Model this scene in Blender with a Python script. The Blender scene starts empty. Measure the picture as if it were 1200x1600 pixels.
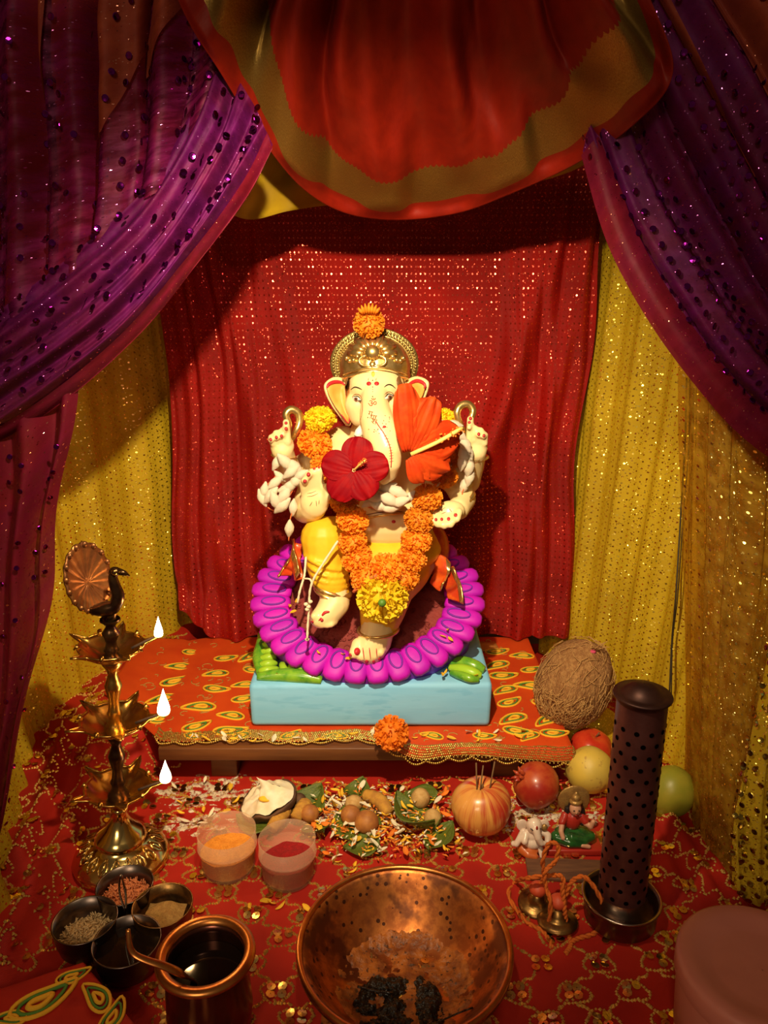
import bpy, bmesh, math, random
import numpy as np
from mathutils import Vector, Matrix, Quaternion, noise
from mathutils.bvhtree import BVHTree

SC = bpy.context.scene
COL = SC.collection
PI = math.pi
RND = random.Random(11)

# ------------------------------------------------------------------ camera
CAMZ = 0.66
PITCH = math.radians(16.5)
FPX = 1209.0
cam_d = bpy.data.cameras.new('camera')
cam_d.sensor_fit = 'VERTICAL'
cam_d.angle = 2 * math.atan(800 / FPX)
cam_d.clip_start = 0.01
cam = bpy.data.objects.new('camera', cam_d)
COL.objects.link(cam)
cam.location = (0, 0, CAMZ)
cam.rotation_euler = (PI / 2 - PITCH, 0, 0)
SC.camera = cam

# ------------------------------------------------------------------ world, lamps, exposure
SC.view_settings.view_transform = 'Standard'
SC.view_settings.look = 'None'
SC.view_settings.exposure = 0.0
SC.view_settings.gamma = 1.0
SC.view_settings.use_curve_mapping = False
world = bpy.data.worlds.new('world')
SC.world = world
world.use_nodes = True
world.node_tree.nodes['Background'].inputs[0].default_value = (1.0, 0.72, 0.45, 1)
world.node_tree.nodes['Background'].inputs[1].default_value = 0.08


def lamp(name, kind, loc, energy, color, target=None, **kw):
    d = bpy.data.lights.new(name, kind)
    d.energy = energy
    d.color = color
    for k, v in kw.items():
        setattr(d, k, v)
    o = bpy.data.objects.new(name, d)
    COL.objects.link(o)
    o.location = loc
    if target is not None:
        o.rotation_euler = (Vector(target) - Vector(loc)).to_track_quat('-Z', 'Y').to_euler()
    return o


# the spot lamp hung in front of the shrine, and the room's ceiling lamp behind the viewer
lamp('spot_lamp', 'SPOT', (-0.04, 0.42, 0.85), 42, (1.0, 0.80, 0.48), target=(-0.02, 1.05, 0.36),
     spot_size=math.radians(90), spot_blend=0.85, shadow_soft_size=0.010)
lamp('room_lamp', 'AREA', (-0.45, -1.3, 1.45), 12.5, (1.0, 0.78, 0.50), target=(0, 0.8, 0.3), size=0.5)

# ------------------------------------------------------------------ pixel helpers
FW = Vector((0, math.cos(PITCH), -math.sin(PITCH)))
UP = Vector((0, math.sin(PITCH), math.cos(PITCH)))
CP = Vector((0, 0, CAMZ))


def ray(px, py):
    return FW + Vector((1, 0, 0)) * ((px - 600) / FPX) - UP * ((py - 800) / FPX)


def W(px, py, Y):
    d = ray(px, py)
    return CP + d * (Y / d.y)


def WZ(px, py, z=0.0):
    d = ray(px, py)
    return CP + d * ((z - CAMZ) / d.z)


def mpp(p):
    return (Vector(p) - CP).dot(FW) / FPX


# ------------------------------------------------------------------ objects
WM = {}


def link(o, parent=None, M=None):
    COL.objects.link(o)
    M = M or Matrix()
    if parent is not None:
        o.parent = parent
        o.matrix_parent_inverse = WM[parent].inverted()
    o.matrix_basis = M
    WM[o] = M.copy()
    return o


def tag(o, label=None, cat=None, group=None, kind=None):
    if label: o['label'] = label
    if cat: o['category'] = cat
    if group: o['group'] = group
    if kind: o['kind'] = kind
    return o


def thing(name, loc, label, cat, group=None, M=None):
    o = bpy.data.objects.new(name, None)
    o.empty_display_size = 0.01
    link(o, None, M or Matrix.Translation(Vector(loc)))
    return tag(o, label, cat, group)


def inst(name, mesh, M, parent=None):
    o = bpy.data.objects.new(name, mesh)
    return link(o, parent, M)


class MB:
    """collects shapes in world space; build() links them as one mesh object"""
    def __init__(s):
        s.v = []; s.f = []; s.uv = None; s.mi = []

    def add(s, vs, fs):
        b = len(s.v)
        s.v.extend([tuple(p) for p in vs])
        s.f.extend([tuple(i + b for i in f) for f in fs])
        return s

    def grid(s, f, nu, nv, su=1.0, sv=1.0, closed_u=False):
        if s.uv is None: s.uv = []
        b = len(s.v)
        for j in range(nv + 1):
            for i in range(nu + 1):
                u, v = i / nu, j / nv
                s.v.append(tuple(f(u, v)))
                s.uv.append((u * su, v * sv))
        for j in range(nv):
            for i in range(nu):
                a = b + j * (nu + 1) + i
                s.f.append((a, a + 1, a + nu + 2, a + nu + 1))
        return s

    def ell(s, c, r, q=None, nu=16, nv=10, fn=None):
        c = Vector(c)
        if not hasattr(r, '__len__'): r = (r, r, r)
        vs = []; fs = []
        def put(x, y, z):
            p = Vector((x, y, z))
            k = fn(p) if fn else 1.0
            p = Vector((p.x * r[0], p.y * r[1], p.z * r[2])) * k
            if q is not None: p = q @ p
            vs.append(c + p)
        put(0, 0, -1)
        for j in range(1, nv):
            a = -PI / 2 + PI * j / nv
            for i in range(nu):
                t = 2 * PI * i / nu
                put(math.cos(a) * math.cos(t), math.cos(a) * math.sin(t), math.sin(a))
        put(0, 0, 1)
        for i in range(nu): fs.append((0, 1 + (i + 1) % nu, 1 + i))
        for j in range(nv - 2):
            for i in range(nu):
                a = 1 + j * nu + i; b_ = 1 + j * nu + (i + 1) % nu
                fs.append((a, b_, b_ + nu, a + nu))
        L = len(vs) - 1
        for i in range(nu): fs.append((L, L - nu + i, L - nu + (i + 1) % nu))
        return s.add(vs, fs)

    def tube(s, pts, rad, n=8, closed=False, caps=True, flat=None):
        pts = [Vector(p) for p in pts]
        m = len(pts)
        rr = list(rad) if hasattr(rad, '__len__') else [rad] * m
        vs = []; fs = []
        nrm = None
        for i in range(m):
            if closed: t = pts[(i + 1) % m] - pts[i - 1]
            else: t = pts[min(i + 1, m - 1)] - pts[max(i - 1, 0)]
            if t.length < 1e-9: t = Vector((0, 0, 1))
            t.normalize()
            if nrm is None:
                nrm = t.orthogonal().normalized() if flat is None else (Vector(flat) - t * t.dot(Vector(flat))).normalized()
            else:
                w = Vector(flat) if flat is not None else nrm
                nn = w - t * t.dot(w)
                if nn.length > 1e-6: nrm = nn.normalized()
            bn = t.cross(nrm)
            for k in range(n):
                a = 2 * PI * k / n
                vs.append(pts[i] + (nrm * math.cos(a) * (0.35 if flat is not None else 1) + bn * math.sin(a)) * rr[i])
        M_ = m if closed else m - 1
        for i in range(M_):
            for k in range(n):
                a = i * n + k; b = i * n + (k + 1) % n
                c = ((i + 1) % m) * n + (k + 1) % n; d = ((i + 1) % m) * n + k
                fs.append((a, b, c, d))
        if caps and not closed:
            fs.append(tuple(range(n - 1, -1, -1)))
            fs.append(tuple((m - 1) * n + k for k in range(n)))
        return s.add(vs, fs)

    def lathe(s, prof, n=32, M=None, fn=None, close=False):
        M = M or Matrix()
        vs = []; fs = []
        m = len(prof)
        for (r, z) in prof:
            for k in range(n):
                a = 2 * PI * k / n
                rr = r * (fn(a, z) if fn else 1)
                vs.append(M @ Vector((rr * math.cos(a), rr * math.sin(a), z)))
        for i in range(m - 1):
            for k in range(n):
                fs.append((i * n + k, i * n + (k + 1) % n, (i + 1) * n + (k + 1) % n, (i + 1) * n + k))
        if close:
            fs.append(tuple(range(n - 1, -1, -1)))
            fs.append(tuple((m - 1) * n + k for k in range(n)))
        return s.add(vs, fs)

    def disc(s, c, nrm, r, n=10, th=0.0):
        nrm = Vector(nrm).normalized(); a = nrm.orthogonal().normalized(); b = nrm.cross(a)
        c = Vector(c)
        vs = [c + (a * math.cos(2 * PI * k / n) + b * math.sin(2 * PI * k / n)) * r + nrm * th for k in range(n)]
        fs = [tuple(range(n))]
        if th:
            vs += [c + (a * math.cos(2 * PI * k / n) + b * math.sin(2 * PI * k / n)) * r for k in range(n)]
            fs += [(k, k + n, (k + 1) % n + n, (k + 1) % n) for k in range(n)]
        return s.add(vs, fs)

    def box(s, c, half, bev=0.0, M=None, seg=2):
        bm = bmesh.new()
        bmesh.ops.create_cube(bm, size=2)
        for v in bm.verts: v.co = Vector((v.co.x * half[0], v.co.y * half[1], v.co.z * half[2]))
        if bev: bmesh.ops.bevel(bm, geom=list(bm.edges), offset=bev, segments=seg, profile=0.5, affect='EDGES')
        bm.verts.ensure_lookup_table()
        T = (M or Matrix.Translation(Vector(c)))
        vs = [T @ v.co for v in bm.verts]
        fs = [[v.index for v in f.verts] for f in bm.faces]
        bm.free()
        return s.add(vs, fs)

    def mesh(s, name, mat=None, smooth=True, center=None):
        me = bpy.data.meshes.new(name)
        v = np.array(s.v, dtype=float)
        if center is not None: v = v - np.array(center)
        me.from_pydata(v.tolist(), [], s.f)
        if s.uv is not None and len(s.uv) == len(s.v):
            ul = me.uv_layers.new(name='uv')
            idx = np.zeros(len(me.loops), dtype=np.int32)
            me.loops.foreach_get('vertex_index', idx)
            ul.data.foreach_set('uv', np.array(s.uv)[idx].astype(np.float32).ravel())
        if smooth: me.polygons.foreach_set('use_smooth', np.ones(len(me.polygons), dtype=bool))
        for mm in (mat if isinstance(mat, (list, tuple)) else [mat]):
            if mm is not None: me.materials.append(mm)
        me.update()
        return me

    def build(s, name, mat, parent=None, smooth=True, mods=(), base=True):
        v = np.array(s.v)
        c = (v.min(0) + v.max(0)) / 2
        if parent is None and base: c[2] = v[:, 2].min()
        me = s.mesh(name, mat, smooth, c)
        o = bpy.data.objects.new(name, me)
        link(o, parent, Matrix.Translation(Vector(c)))
        for k, kw in mods:
            m = o.modifiers.new(k.lower(), k)
            for a, b in kw.items(): setattr(m, a, b)
        return o


SOLID = lambda t: ('SOLIDIFY', dict(thickness=t, offset=0))
SUB = lambda n=1: ('SUBSURF', dict(levels=n, render_levels=n))


def bake(o):
    """apply the modifiers of o"""
    dg = bpy.context.evaluated_depsgraph_get()
    me = bpy.data.meshes.new_from_object(o.evaluated_get(dg))
    o.modifiers.clear()
    o.data = me
    return o


def crom(pts, t):
    n = len(pts) - 1
    x = max(0.0, min(1.0, t)) * n
    i = min(int(x), n - 1); f = x - i
    p1 = pts[i]; p2 = pts[i + 1]
    p0 = pts[i - 1] if i > 0 else p1 * 2 - p2
    p3 = pts[i + 2] if i + 2 <= n else p2 * 2 - p1
    return 0.5 * ((2 * p1) + (p2 - p0) * f + (2 * p0 - 5 * p1 + 4 * p2 - p3) * f * f + (3 * p1 - p0 - 3 * p2 + p3) * f ** 3)


def spline(pts, n):
    pts = [Vector(p) for p in pts]
    return [crom(pts, i / (n - 1)) for i in range(n)]


def net(rows):
    """surface through a net of control points: f(u along a row, v across the rows)"""
    rows = [[Vector(p) for p in r] for r in rows]
    return lambda u, v: crom([crom(r, u) for r in rows], v)


def nz(x, y=0.0, z=0.0): return noise.noise(Vector((x, y, z)))


def fib(n):
    out = []
    for i in range(n):
        z = 1 - 2 * (i + 0.5) / n
        a = i * 2.399963
        r = math.sqrt(1 - z * z)
        out.append(Vector((r * math.cos(a), r * math.sin(a), z)))
    return out


# ------------------------------------------------------------------ materials
class NT:
    def __init__(s, name):
        s.m = bpy.data.materials.new(name)
        s.m.use_nodes = True
        s.t = s.m.node_tree
        s.t.nodes.clear()
        s.out = s.t.nodes.new('ShaderNodeOutputMaterial')

    def n(s, typ, props=None, **inp):
        nd = s.t.nodes.new('ShaderNode' + typ)
        for k, v in (props or {}).items(): setattr(nd, k, v)
        for k, v in inp.items():
            key = int(k[1:]) if k[0] == '_' and k[1:].isdigit() else k.replace('_', ' ')
            s.set(nd.inputs[key], v)
        return nd

    def set(s, sock, v):
        if isinstance(v, bpy.types.NodeSocket): s.t.links.new(v, sock)
        elif hasattr(v, '__len__') and len(v) == 3 and sock.type == 'RGBA': sock.default_value = (*v, 1)
        else: sock.default_value = v

    def math(s, op, a, b=0.0, c=0.0):
        return s.n('Math', dict(operation=op), _0=a, _1=b, _2=c).outputs[0]

    def vm(s, op, a, b=(0, 0, 0)):
        nd = s.n('VectorMath', dict(operation=op), _0=a, _1=b)
        return nd.outputs['Value' if op in ('LENGTH', 'DISTANCE', 'DOT_PRODUCT') else 'Vector']

    def mix(s, f, a, b):
        nd = s.n('Mix', dict(data_type='RGBA'))
        s.set(nd.inputs['Factor'], f); s.set(nd.inputs['A'], a); s.set(nd.inputs['B'], b)
        for i in nd.inputs:
            if i.type == 'RGBA' and i.name == 'A': s.set(i, a)
            if i.type == 'RGBA' and i.name == 'B': s.set(i, b)
        return [o for o in nd.outputs if o.type == 'RGBA'][0]

    def ramp(s, f, a, b, lo=0.4, hi=0.6):
        mr = s.n('MapRange', dict(interpolation_type='SMOOTHSTEP'), Value=f)
        mr.inputs['From Min'].default_value = lo; mr.inputs['From Max'].default_value = hi
        return s.mix(mr.outputs[0], a, b)

    def step(s, f, lo, hi):
        mr = s.n('MapRange', dict(interpolation_type='SMOOTHSTEP'), Value=f)
        mr.inputs['From Min'].default_value = lo; mr.inputs['From Max'].default_value = hi
        return mr.outputs[0]

    def noise(s, vec, scale, detail=2.0, rough=0.5):
        return s.n('TexNoise', None, Vector=vec, Scale=scale, Detail=detail, Roughness=rough).outputs['Fac']

    def bump(s, h, strength=0.3, dist=0.001, normal=None):
        nd = s.n('Bump', None, Height=h, Strength=strength, Distance=dist)
        if normal is not None: s.set(nd.inputs['Normal'], normal)
        return nd.outputs[0]

    def bsdf(s, **kw):
        nd = s.n('BsdfPrincipled')
        for k, v in kw.items(): s.set(nd.inputs[k.replace('_', ' ')], v)
        return nd

    def done(s, sh):
        s.t.links.new(sh, s.out.inputs[0])
        return s.m


def pm(name, c1, c2=None, scale=60, lo=.35, hi=.65, rough=.5, metal=0., bump=0., bscale=300, bdist=.001, sss=0., coat=0.,
       transmission=0., ior=1.45, sheen=0., stretch=None, spec=.5, rand=0., c3=None, alpha=1.0, transl=0.):
    t = NT(name)
    co = t.n('TexCoord').outputs['Object']
    rn = t.n('ObjectInfo').outputs['Random']
    v = co
    if stretch: v = t.vm('MULTIPLY', co, stretch)
    v = t.vm('ADD', v, t.n('CombineXYZ', None, X=rn, Y=rn, Z=rn).outputs[0])
    col = t.mix(0.0, c1, c1)
    if c2 is not None: col = t.ramp(t.noise(v, scale, 4, .6), c1, c2, lo, hi)
    if c3 is not None: col = t.ramp(t.noise(v, scale * 3.1, 3, .6), col, c3, .58, .66)
    if rand:
        hs = t.n('HueSaturation', None, Color=col)
        t.set(hs.inputs['Value'], t.math('MULTIPLY_ADD', rn, rand * 2, 1 - rand))
        col = hs.outputs[0]
    b = t.bsdf(Base_Color=col, Roughness=rough, Metallic=metal, IOR=ior, Alpha=alpha)
    b.inputs['Specular IOR Level'].default_value = spec
    if sss:
        b.inputs['Subsurface Weight'].default_value = sss
        b.inputs['Subsurface Radius'].default_value = (.01, .006, .003)
        b.inputs['Subsurface Scale'].default_value = .4
    if coat: b.inputs['Coat Weight'].default_value = coat; b.inputs['Coat Roughness'].default_value = .12
    if transmission: b.inputs['Transmission Weight'].default_value = transmission
    if sheen: b.inputs['Sheen Weight'].default_value = sheen
    if bump: t.set(b.inputs['Normal'], t.bump(t.noise(v, bscale, 3), bump, bdist))
    sh = b.outputs[0]
    if transl:
        tl = t.n('BsdfTranslucent', None, Color=col)
        sh = t.n('MixShader', None, _0=transl, _1=sh, _2=tl.outputs[0]).outputs[0]
    return t.done(sh)


def cloth(name, c1, c2=None, dots=None, glit=None, sheer=0., transl=.2, rough=.75, sheen=.3, weave=(900, 900), wb=.25, fold=14, spec=.3, metal=0.0):
    """fabric in UV metres; dots=(su,sv,radius,colour,rough,jitter,stagger): foil dots; glit=(scale,threshold,colour,jitter,rough): lurex sparkle"""
    t = NT(name)
    uv = t.n('UVMap').outputs[0]
    N = t.n('NewGeometry').outputs['Normal']
    col = t.mix(0., c1, c1)
    if c2 is not None: col = t.ramp(t.noise(uv, fold, 3), c1, c2, .35, .65)
    sx = t.n('SeparateXYZ', None, Vector=uv)
    wv = t.math('MULTIPLY', t.math('SINE', t.math('MULTIPLY', sx.outputs[0], weave[0] * 6.283)), t.math('SINE', t.math('MULTIPLY', sx.outputs[1], weave[1] * 6.283)))
    wr = t.noise(uv, 45, 4, .6)
    h = t.math('ADD', t.math('MULTIPLY', wv, .12), wr)
    nb = t.bump(h, wb, .004)
    b = t.bsdf(Base_Color=col, Roughness=rough, Normal=nb, Metallic=metal)
    b.inputs['Sheen Weight'].default_value = sheen
    b.inputs['Sheen Tint'].default_value = (*c1, 1)
    b.inputs['Specular IOR Level'].default_value = spec
    sh = b.outputs[0]
    if transl:
        tl = t.n('BsdfTranslucent', None, Color=col)
        sh = t.n('MixShader', None, _0=transl, _1=sh, _2=tl.outputs[0]).outputs[0]
    if sheer:
        tp = t.n('BsdfTransparent', None, Color=tuple(min(1, x * 1.2 + .15) for x in c1))
        k = t.math('MULTIPLY', t.step(wr, .2, .7), sheer)
        sh = t.n('MixShader', None, _0=k, _1=sh, _2=tp.outputs[0]).outputs[0]
    def sparkle(sh, mask, cell, colr, rgh, jit):
        wn = t.n('TexWhiteNoise', dict(noise_dimensions='3D'), Vector=cell)
        j = t.vm('MULTIPLY', t.vm('SUBTRACT', wn.outputs['Color'], (.5, .5, .5)), (jit, jit, jit))
        nn = t.vm('NORMALIZE', t.vm('ADD', N, j))
        g = t.bsdf(Base_Color=colr, Metallic=1.0, Roughness=rgh, Normal=nn)
        return t.n('MixShader', None, _0=mask, _1=sh, _2=g.outputs[0]).outputs[0]
    if glit:
        sc, thr, gc, jit, gr = glit
        vo = t.n('TexVoronoi', None, Vector=uv, Scale=sc)
        s2 = t.n('SeparateColor', None, Color=vo.outputs['Color'])
        mask = t.math('MULTIPLY', t.math('GREATER_THAN', s2.outputs[0], thr), t.math('LESS_THAN', vo.outputs['Distance'], .42))
        sh = sparkle(sh, mask, vo.outputs['Position'], gc, gr, jit)
    if dots:
        su, sv, r, dc, dr, jit, stag = dots
        U = t.math('DIVIDE', sx.outputs[0], su); V = t.math('DIVIDE', sx.outputs[1], sv)
        cu = t.math('FLOOR', U)
        if stag: V = t.math('ADD', V, t.math('MULTIPLY', t.math('MODULO', t.math('ABSOLUTE', cu), 2.0), .5))
        cv = t.math('FLOOR', V)
        fu = t.math('MULTIPLY', t.math('SUBTRACT', t.math('SUBTRACT', U, cu), .5), su)
        fv = t.math('MULTIPLY', t.math('SUBTRACT', t.math('SUBTRACT', V, cv), .5), sv)
        dd = t.math('SQRT', t.math('ADD', t.math('MULTIPLY', fu, fu), t.math('MULTIPLY', fv, fv)))
        mask = t.math('LESS_THAN', dd, r)
        cell = t.n('CombineXYZ', None, X=cu, Y=cv).outputs[0]
        sh = sparkle(sh, mask, cell, dc, dr, jit)
    return t.done(sh)


def srgb(r, g, b):
    f = lambda c: (c / 255 / 12.92) if c / 255 <= .04045 else ((c / 255 + .055) / 1.055) ** 2.4
    return (f(r), f(g), f(b))


M = {}
M['skin'] = pm('painted_plaster', (.84, .65, .32), (.86, .68, .36), 25, rough=.42, sss=.10, coat=.15)
M['dhoti'] = pm('yellow_paint', (.86, .50, .02), (.80, .43, .015), 30, rough=.5, bump=.05, bscale=80)
M['gold'] = pm('gold_paint', (.86, .62, .26), (.66, .44, .14), 90, rough=.30, metal=.9, bump=.12, bscale=260)
M['gold_dark'] = pm('aged_gold', (.52, .38, .14), (.38, .26, .08), 120, rough=.4, metal=.85, bump=.6, bscale=420)
M['ear_in'] = pm('ear_orange_paint', (.80, .30, .05), (.82, .38, .09), 30, rough=.5)
M['red_paint'] = pm('red_paint', (.55, .02, .03), rough=.45)
M['nail'] = pm('nail_paint', (.50, .03, .04), rough=.35)
M['ink'] = pm('black_ink', (.03, .015, .01), rough=.6)
M['brown_ink'] = pm('brown_ink', (.25, .08, .03), rough=.6)
M['white_paint'] = pm('white_paint', (.85, .80, .70), rough=.5)
M['lid'] = pm('eyelid_paint', (.72, .50, .25), rough=.5)
M['magenta'] = pm('magenta_paint', (.56, .004, .52), (.44, .004, .50), 25, rough=.55)
M['violet'] = pm('violet_paint', (.14, .01, .36), (.19, .01, .40), 40, rough=.6)
M['maroon'] = pm('maroon_velvet_paint', (.26, .035, .03), (.20, .025, .022), 60, rough=.75, bump=.9, bscale=110, bdist=.003)
M['blue'] = pm('pale_blue_paint', (.20, .53, .85), (.25, .56, .85), 14, lo=.3, hi=.75, rough=.6, bump=.25, bscale=30, bdist=.003, c3=(.19, .50, .80), stretch=(.4, 1, 2))
M['green_paint'] = pm('green_paint', (.05, .25, .02), (.22, .45, .03), 40, rough=.25, coat=.4)
M['lime_paint'] = pm('lime_paint', (.32, .55, .03), rough=.35)
M['sash'] = pm('sash_orange_paint', (.65, .10, .01), (.5, .04, .01), 60, rough=.35, coat=.3)
M['mari_o'] = pm('marigold_orange', (.92, .35, .015), (.86, .24, .008), 120, rough=.65, transl=.25, rand=.12)
M['mari_y'] = pm('marigold_yellow', (.90, .66, .015), (.87, .58, .010), 120, rough=.65, transl=.25, rand=.1)
M['mari_r'] = pm('marigold_rust', (.72, .14, .006), (.85, .28, .01), 90, rough=.65, transl=.25, rand=.1)
M['calyx'] = pm('calyx_green', (.08, .20, .02), rough=.5)
M['hib_red'] = pm('hibiscus_red', (.34, .002, .005), (.24, .001, .007), 50, rough=.6, spec=.15, transl=.2, stretch=(1, 1, 1))
M['hib_or'] = pm('hibiscus_orange', (.80, .09, .012), (.68, .05, .008), 50, rough=.6, spec=.2, transl=.25)
M['stamen'] = pm('stamen_cream', (.85, .55, .15), rough=.6)
M['pollen'] = pm('pollen_orange', (.8, .2, .02), rough=.7)
M['cotton'] = pm('cotton', (.86, .76, .62), (.78, .64, .48), 60, rough=.95, bump=.7, bscale=500, sss=.15)
M['thread'] = pm('cotton_thread', (.78, .66, .48), rough=.9, bump=.5, bscale=900)
M['thread_red'] = pm('red_thread', (.70, .16, .05), rough=.9)
M['sheet_red'] = cloth('red_sequin_cloth', (.36, .006, .003), (.26, .004, .002), dots=(.0085, .0105, .0014, (.75, .12, .08), .28, .30, 0),
                       glit=(700, .86, (.95, .12, .06), 1.0, .28), transl=.1, rough=.5, spec=.25, sheen=0., wb=.45, fold=9)
M['gold_cloth'] = cloth('yellow_lurex_cloth', (.66, .44, .012), (.56, .36, .010), dots=(.0085, .0105, .0013, (.85, .62, .12), .3, .6, 1),
                        glit=(520, .80, (.95, .75, .2), 1.1, .3), transl=.15, rough=.6, wb=.45, fold=10, sheer=0.0)
M['gold_sheer'] = cloth('yellow_sheer_net', (.50, .28, .012), (.42, .22, .01), dots=(.014, .016, .0018, (.75, .55, .15), .3, .7, 1),
                        glit=(520, .90, (.95, .75, .25), 1.1, .3), transl=.3, rough=.6, sheer=.75, wb=.4)
M['purple_sheer'] = cloth('purple_sheer_cloth', (.13, .003, .115), (.15, .004, .075), glit=(620, .94, (.85, .25, .85), 1.2, .25), transl=.3, rough=.6,
                          sheer=.50, wb=.2, spec=.3, sheen=.15)
M['purple_thin'] = cloth('purple_thin_net', (.20, .004, .10), (.22, .006, .06), glit=(620, .955, (.85, .25, .75), 1.2, .25), transl=.3, rough=.55,
                          sheer=.85, wb=.2, spec=.4, sheen=.5)
M['show_through'] = cloth('show_through_orange', (.40, .065, .025), (.34, .045, .03), glit=(620, .96, (.9, .4, .3), 1.2, .25), transl=.35, rough=.6, sheer=.3, wb=.2)  # tint that imitates the orange lining seen through the purple net
M['wine_sheer'] = cloth('wine_sheer_cloth', (.17, .004, .03), (.20, .006, .02), glit=(620, .95, (.9, .35, .25), 1.2, .25), transl=.3, rough=.55, sheer=.35, wb=.2)
M['back_orange'] = cloth('orange_pink_lining', (.75, .24, .06), (.62, .16, .06), transl=.2, rough=.8, wb=.2)
M['yellow_satin'] = cloth('yellow_satin', (.75, .48, .02), (.66, .40, .015), transl=.25, rough=.35, wb=.8, spec=.5, fold=20)
M['floor_red'] = cloth('red_embroidered_cloth', (.42, .013, .004), (.34, .008, .003), transl=.0, rough=.7, wb=.35, sheen=.2, spec=.3)
M['table_red'] = cloth('orange_red_table_cloth', (.62, .065, .006), (.54, .045, .005), transl=0., rough=.65, wb=.25, sheen=.2)
M['wine_cloth'] = pm('wine_cloth', (.2, .006, .006), rough=.8)
M['bead'] = pm('gold_bead', (.88, .56, .15), (.66, .40, .09), 300, rough=.34, metal=.75)
M['lace'] = pm('gold_lace', (.80, .55, .15), (.6, .38, .08), 300, rough=.28, metal=.85)
M['seq_gold'] = pm('gold_sequin', (.80, .58, .20), rough=.22, metal=1., rand=.25)
M['seq_pink'] = pm('copper_sequin', (.75, .30, .16), rough=.25, metal=1., rand=.25)
M['seq_purple'] = pm('purple_sequin', (.22, .012, .24), rough=.12, metal=1.)
M['seq_dark'] = pm('dark_gold_sequin', (.40, .28, .06), rough=.18, metal=1.)
M['yarn_y'] = pm('yellow_embroidery', (.80, .42, .02), rough=.8, bump=.5, bscale=800)
M['yarn_g'] = pm('green_embroidery', (.08, .22, .03), rough=.8, bump=.5, bscale=800)
M['yarn_t'] = pm('tan_embroidery', (.45, .24, .05), rough=.7, bump=.5, bscale=800)
M['brass'] = pm('brass', (.60, .36, .09), (.45, .25, .055), 70, rough=.26, metal=1., bump=.1, bscale=200)
M['brass_dark'] = pm('tarnished_brass', (.16, .08, .03), (.30, .16, .05), 80, rough=.35, metal=.95, bump=.2, bscale=200)
M['brass_black'] = pm('blackened_brass', (.045, .02, .012), (.10, .05, .02), 80, rough=.28, metal=.9)
M['brass_pol'] = pm('polished_brass', (.66, .45, .16), rough=.16, metal=1.)
M['peacock'] = pm('tarnished_copper_tail', (.34, .13, .04), (.20, .075, .03), 60, rough=.4, metal=.8, bump=.3, bscale=150)
M['copper'] = pm('copper', (.62, .22, .06), (.36, .10, .03), 45, lo=.3, hi=.7, rough=.26, metal=1., c3=(.16, .06, .03))
M['copper_rim'] = pm('bright_copper', (.66, .26, .07), (.5, .17, .045), 60, rough=.32, metal=1.)
M['copper_dark'] = pm('dark_copper', (.10, .035, .025), (.16, .05, .03), 40, rough=.25, metal=.9)
M['steel'] = pm('steel', (.55, .45, .38), (.42, .33, .27), 40, rough=.2, metal=1.)
M['steel_dark'] = pm('smoked_steel', (.20, .15, .13), (.13, .095, .085), 30, rough=.32, metal=1.)
M['tower'] = pm('purple_brown_metal', (.17, .064, .060), (.12, .042, .040), 30, rough=.38, metal=.75)
M['tower_hole_shade'] = pm('hole_shade_black', (.002, .0015, .0015), rough=1., spec=0.)  # black put in for the shade inside the tower's openings
M['lid_black'] = pm('black_metal', (.045, .018, .015), (.07, .028, .022), 40, rough=.45, metal=.7)  # near-black metal, darker than the tower tube
M['liquid'] = pm('dark_water', (.012, .006, .004), rough=.04, spec=.6)
M['wick'] = pm('burnt_wick', (.03, .015, .01), rough=.9)
M['plastic'] = pm('frosted_plastic', (.80, .52, .34), rough=.35, spec=.4, alpha=.30)
M['pink_tub'] = pm('pink_plastic', (.58, .20, .15), (.54, .18, .135), 20, rough=.45, sss=.1)
M['turmeric'] = pm('turmeric_powder', (.72, .28, .03), (.62, .22, .02), 150, rough=.95, bump=.8, bscale=500, bdist=.003)
M['kumkum'] = pm('vermilion_powder', (.33, .004, .006), (.26, .003, .004), 200, rough=.95, bump=.8, bscale=600, bdist=.003)
M['rice'] = pm('rice_grain', (.60, .40, .19), rough=.6, rand=.15)
M['rice_red'] = pm('red_rice_grain', (.50, .16, .06), rough=.6, rand=.2)
M['powder_tan'] = pm('tan_powder', (.42, .24, .07), (.34, .18, .05), 200, rough=.95, bump=.8, bscale=500, bdist=.003)
M['flour'] = pm('white_flour', (.75, .66, .52), (.64, .50, .36), 120, rough=.95, bump=1., bscale=300, bdist=.004)
M['coir'] = pm('coconut_fibre', (.40, .20, .07), (.26, .11, .035), 70, rough=.9, stretch=(3, 3, .6), bump=1., bscale=200, bdist=.004)
M['coir_hair'] = pm('coconut_hair', (.48, .26, .09), rough=.8, rand=.2)
M['coco_white'] = pm('coconut_flesh', (.82, .74, .58), (.74, .62, .42), 60, rough=.6, sss=.2)
M['coco_shell'] = pm('coconut_shell', (.07, .03, .015), (.12, .05, .02), 60, rough=.7, bump=.6, bscale=200)
M['betel'] = pm('betel_leaf_green', (.06, .10, .012), (.15, .17, .018), 50, rough=.5, bump=.3, bscale=150, transl=.1)
M['root'] = pm('turmeric_root', (.50, .25, .035), (.38, .17, .03), 120, rough=.85, bump=.8, bscale=250)
M['nut'] = pm('betel_nut', (.42, .16, .03), (.30, .10, .025), 90, rough=.6, bump=.3, bscale=150)
M['nut_pale'] = pm('pale_betel_nut', (.52, .32, .12), (.42, .23, .07), 120, rough=.75, bump=.5, bscale=250)
M['petal_w'] = pm('white_petal', (.82, .74, .56), rough=.7, transl=.2, rand=.1)
M['petal_y'] = pm('yellow_petal', (.85, .50, .03), rough=.7, transl=.2, rand=.15)
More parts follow.
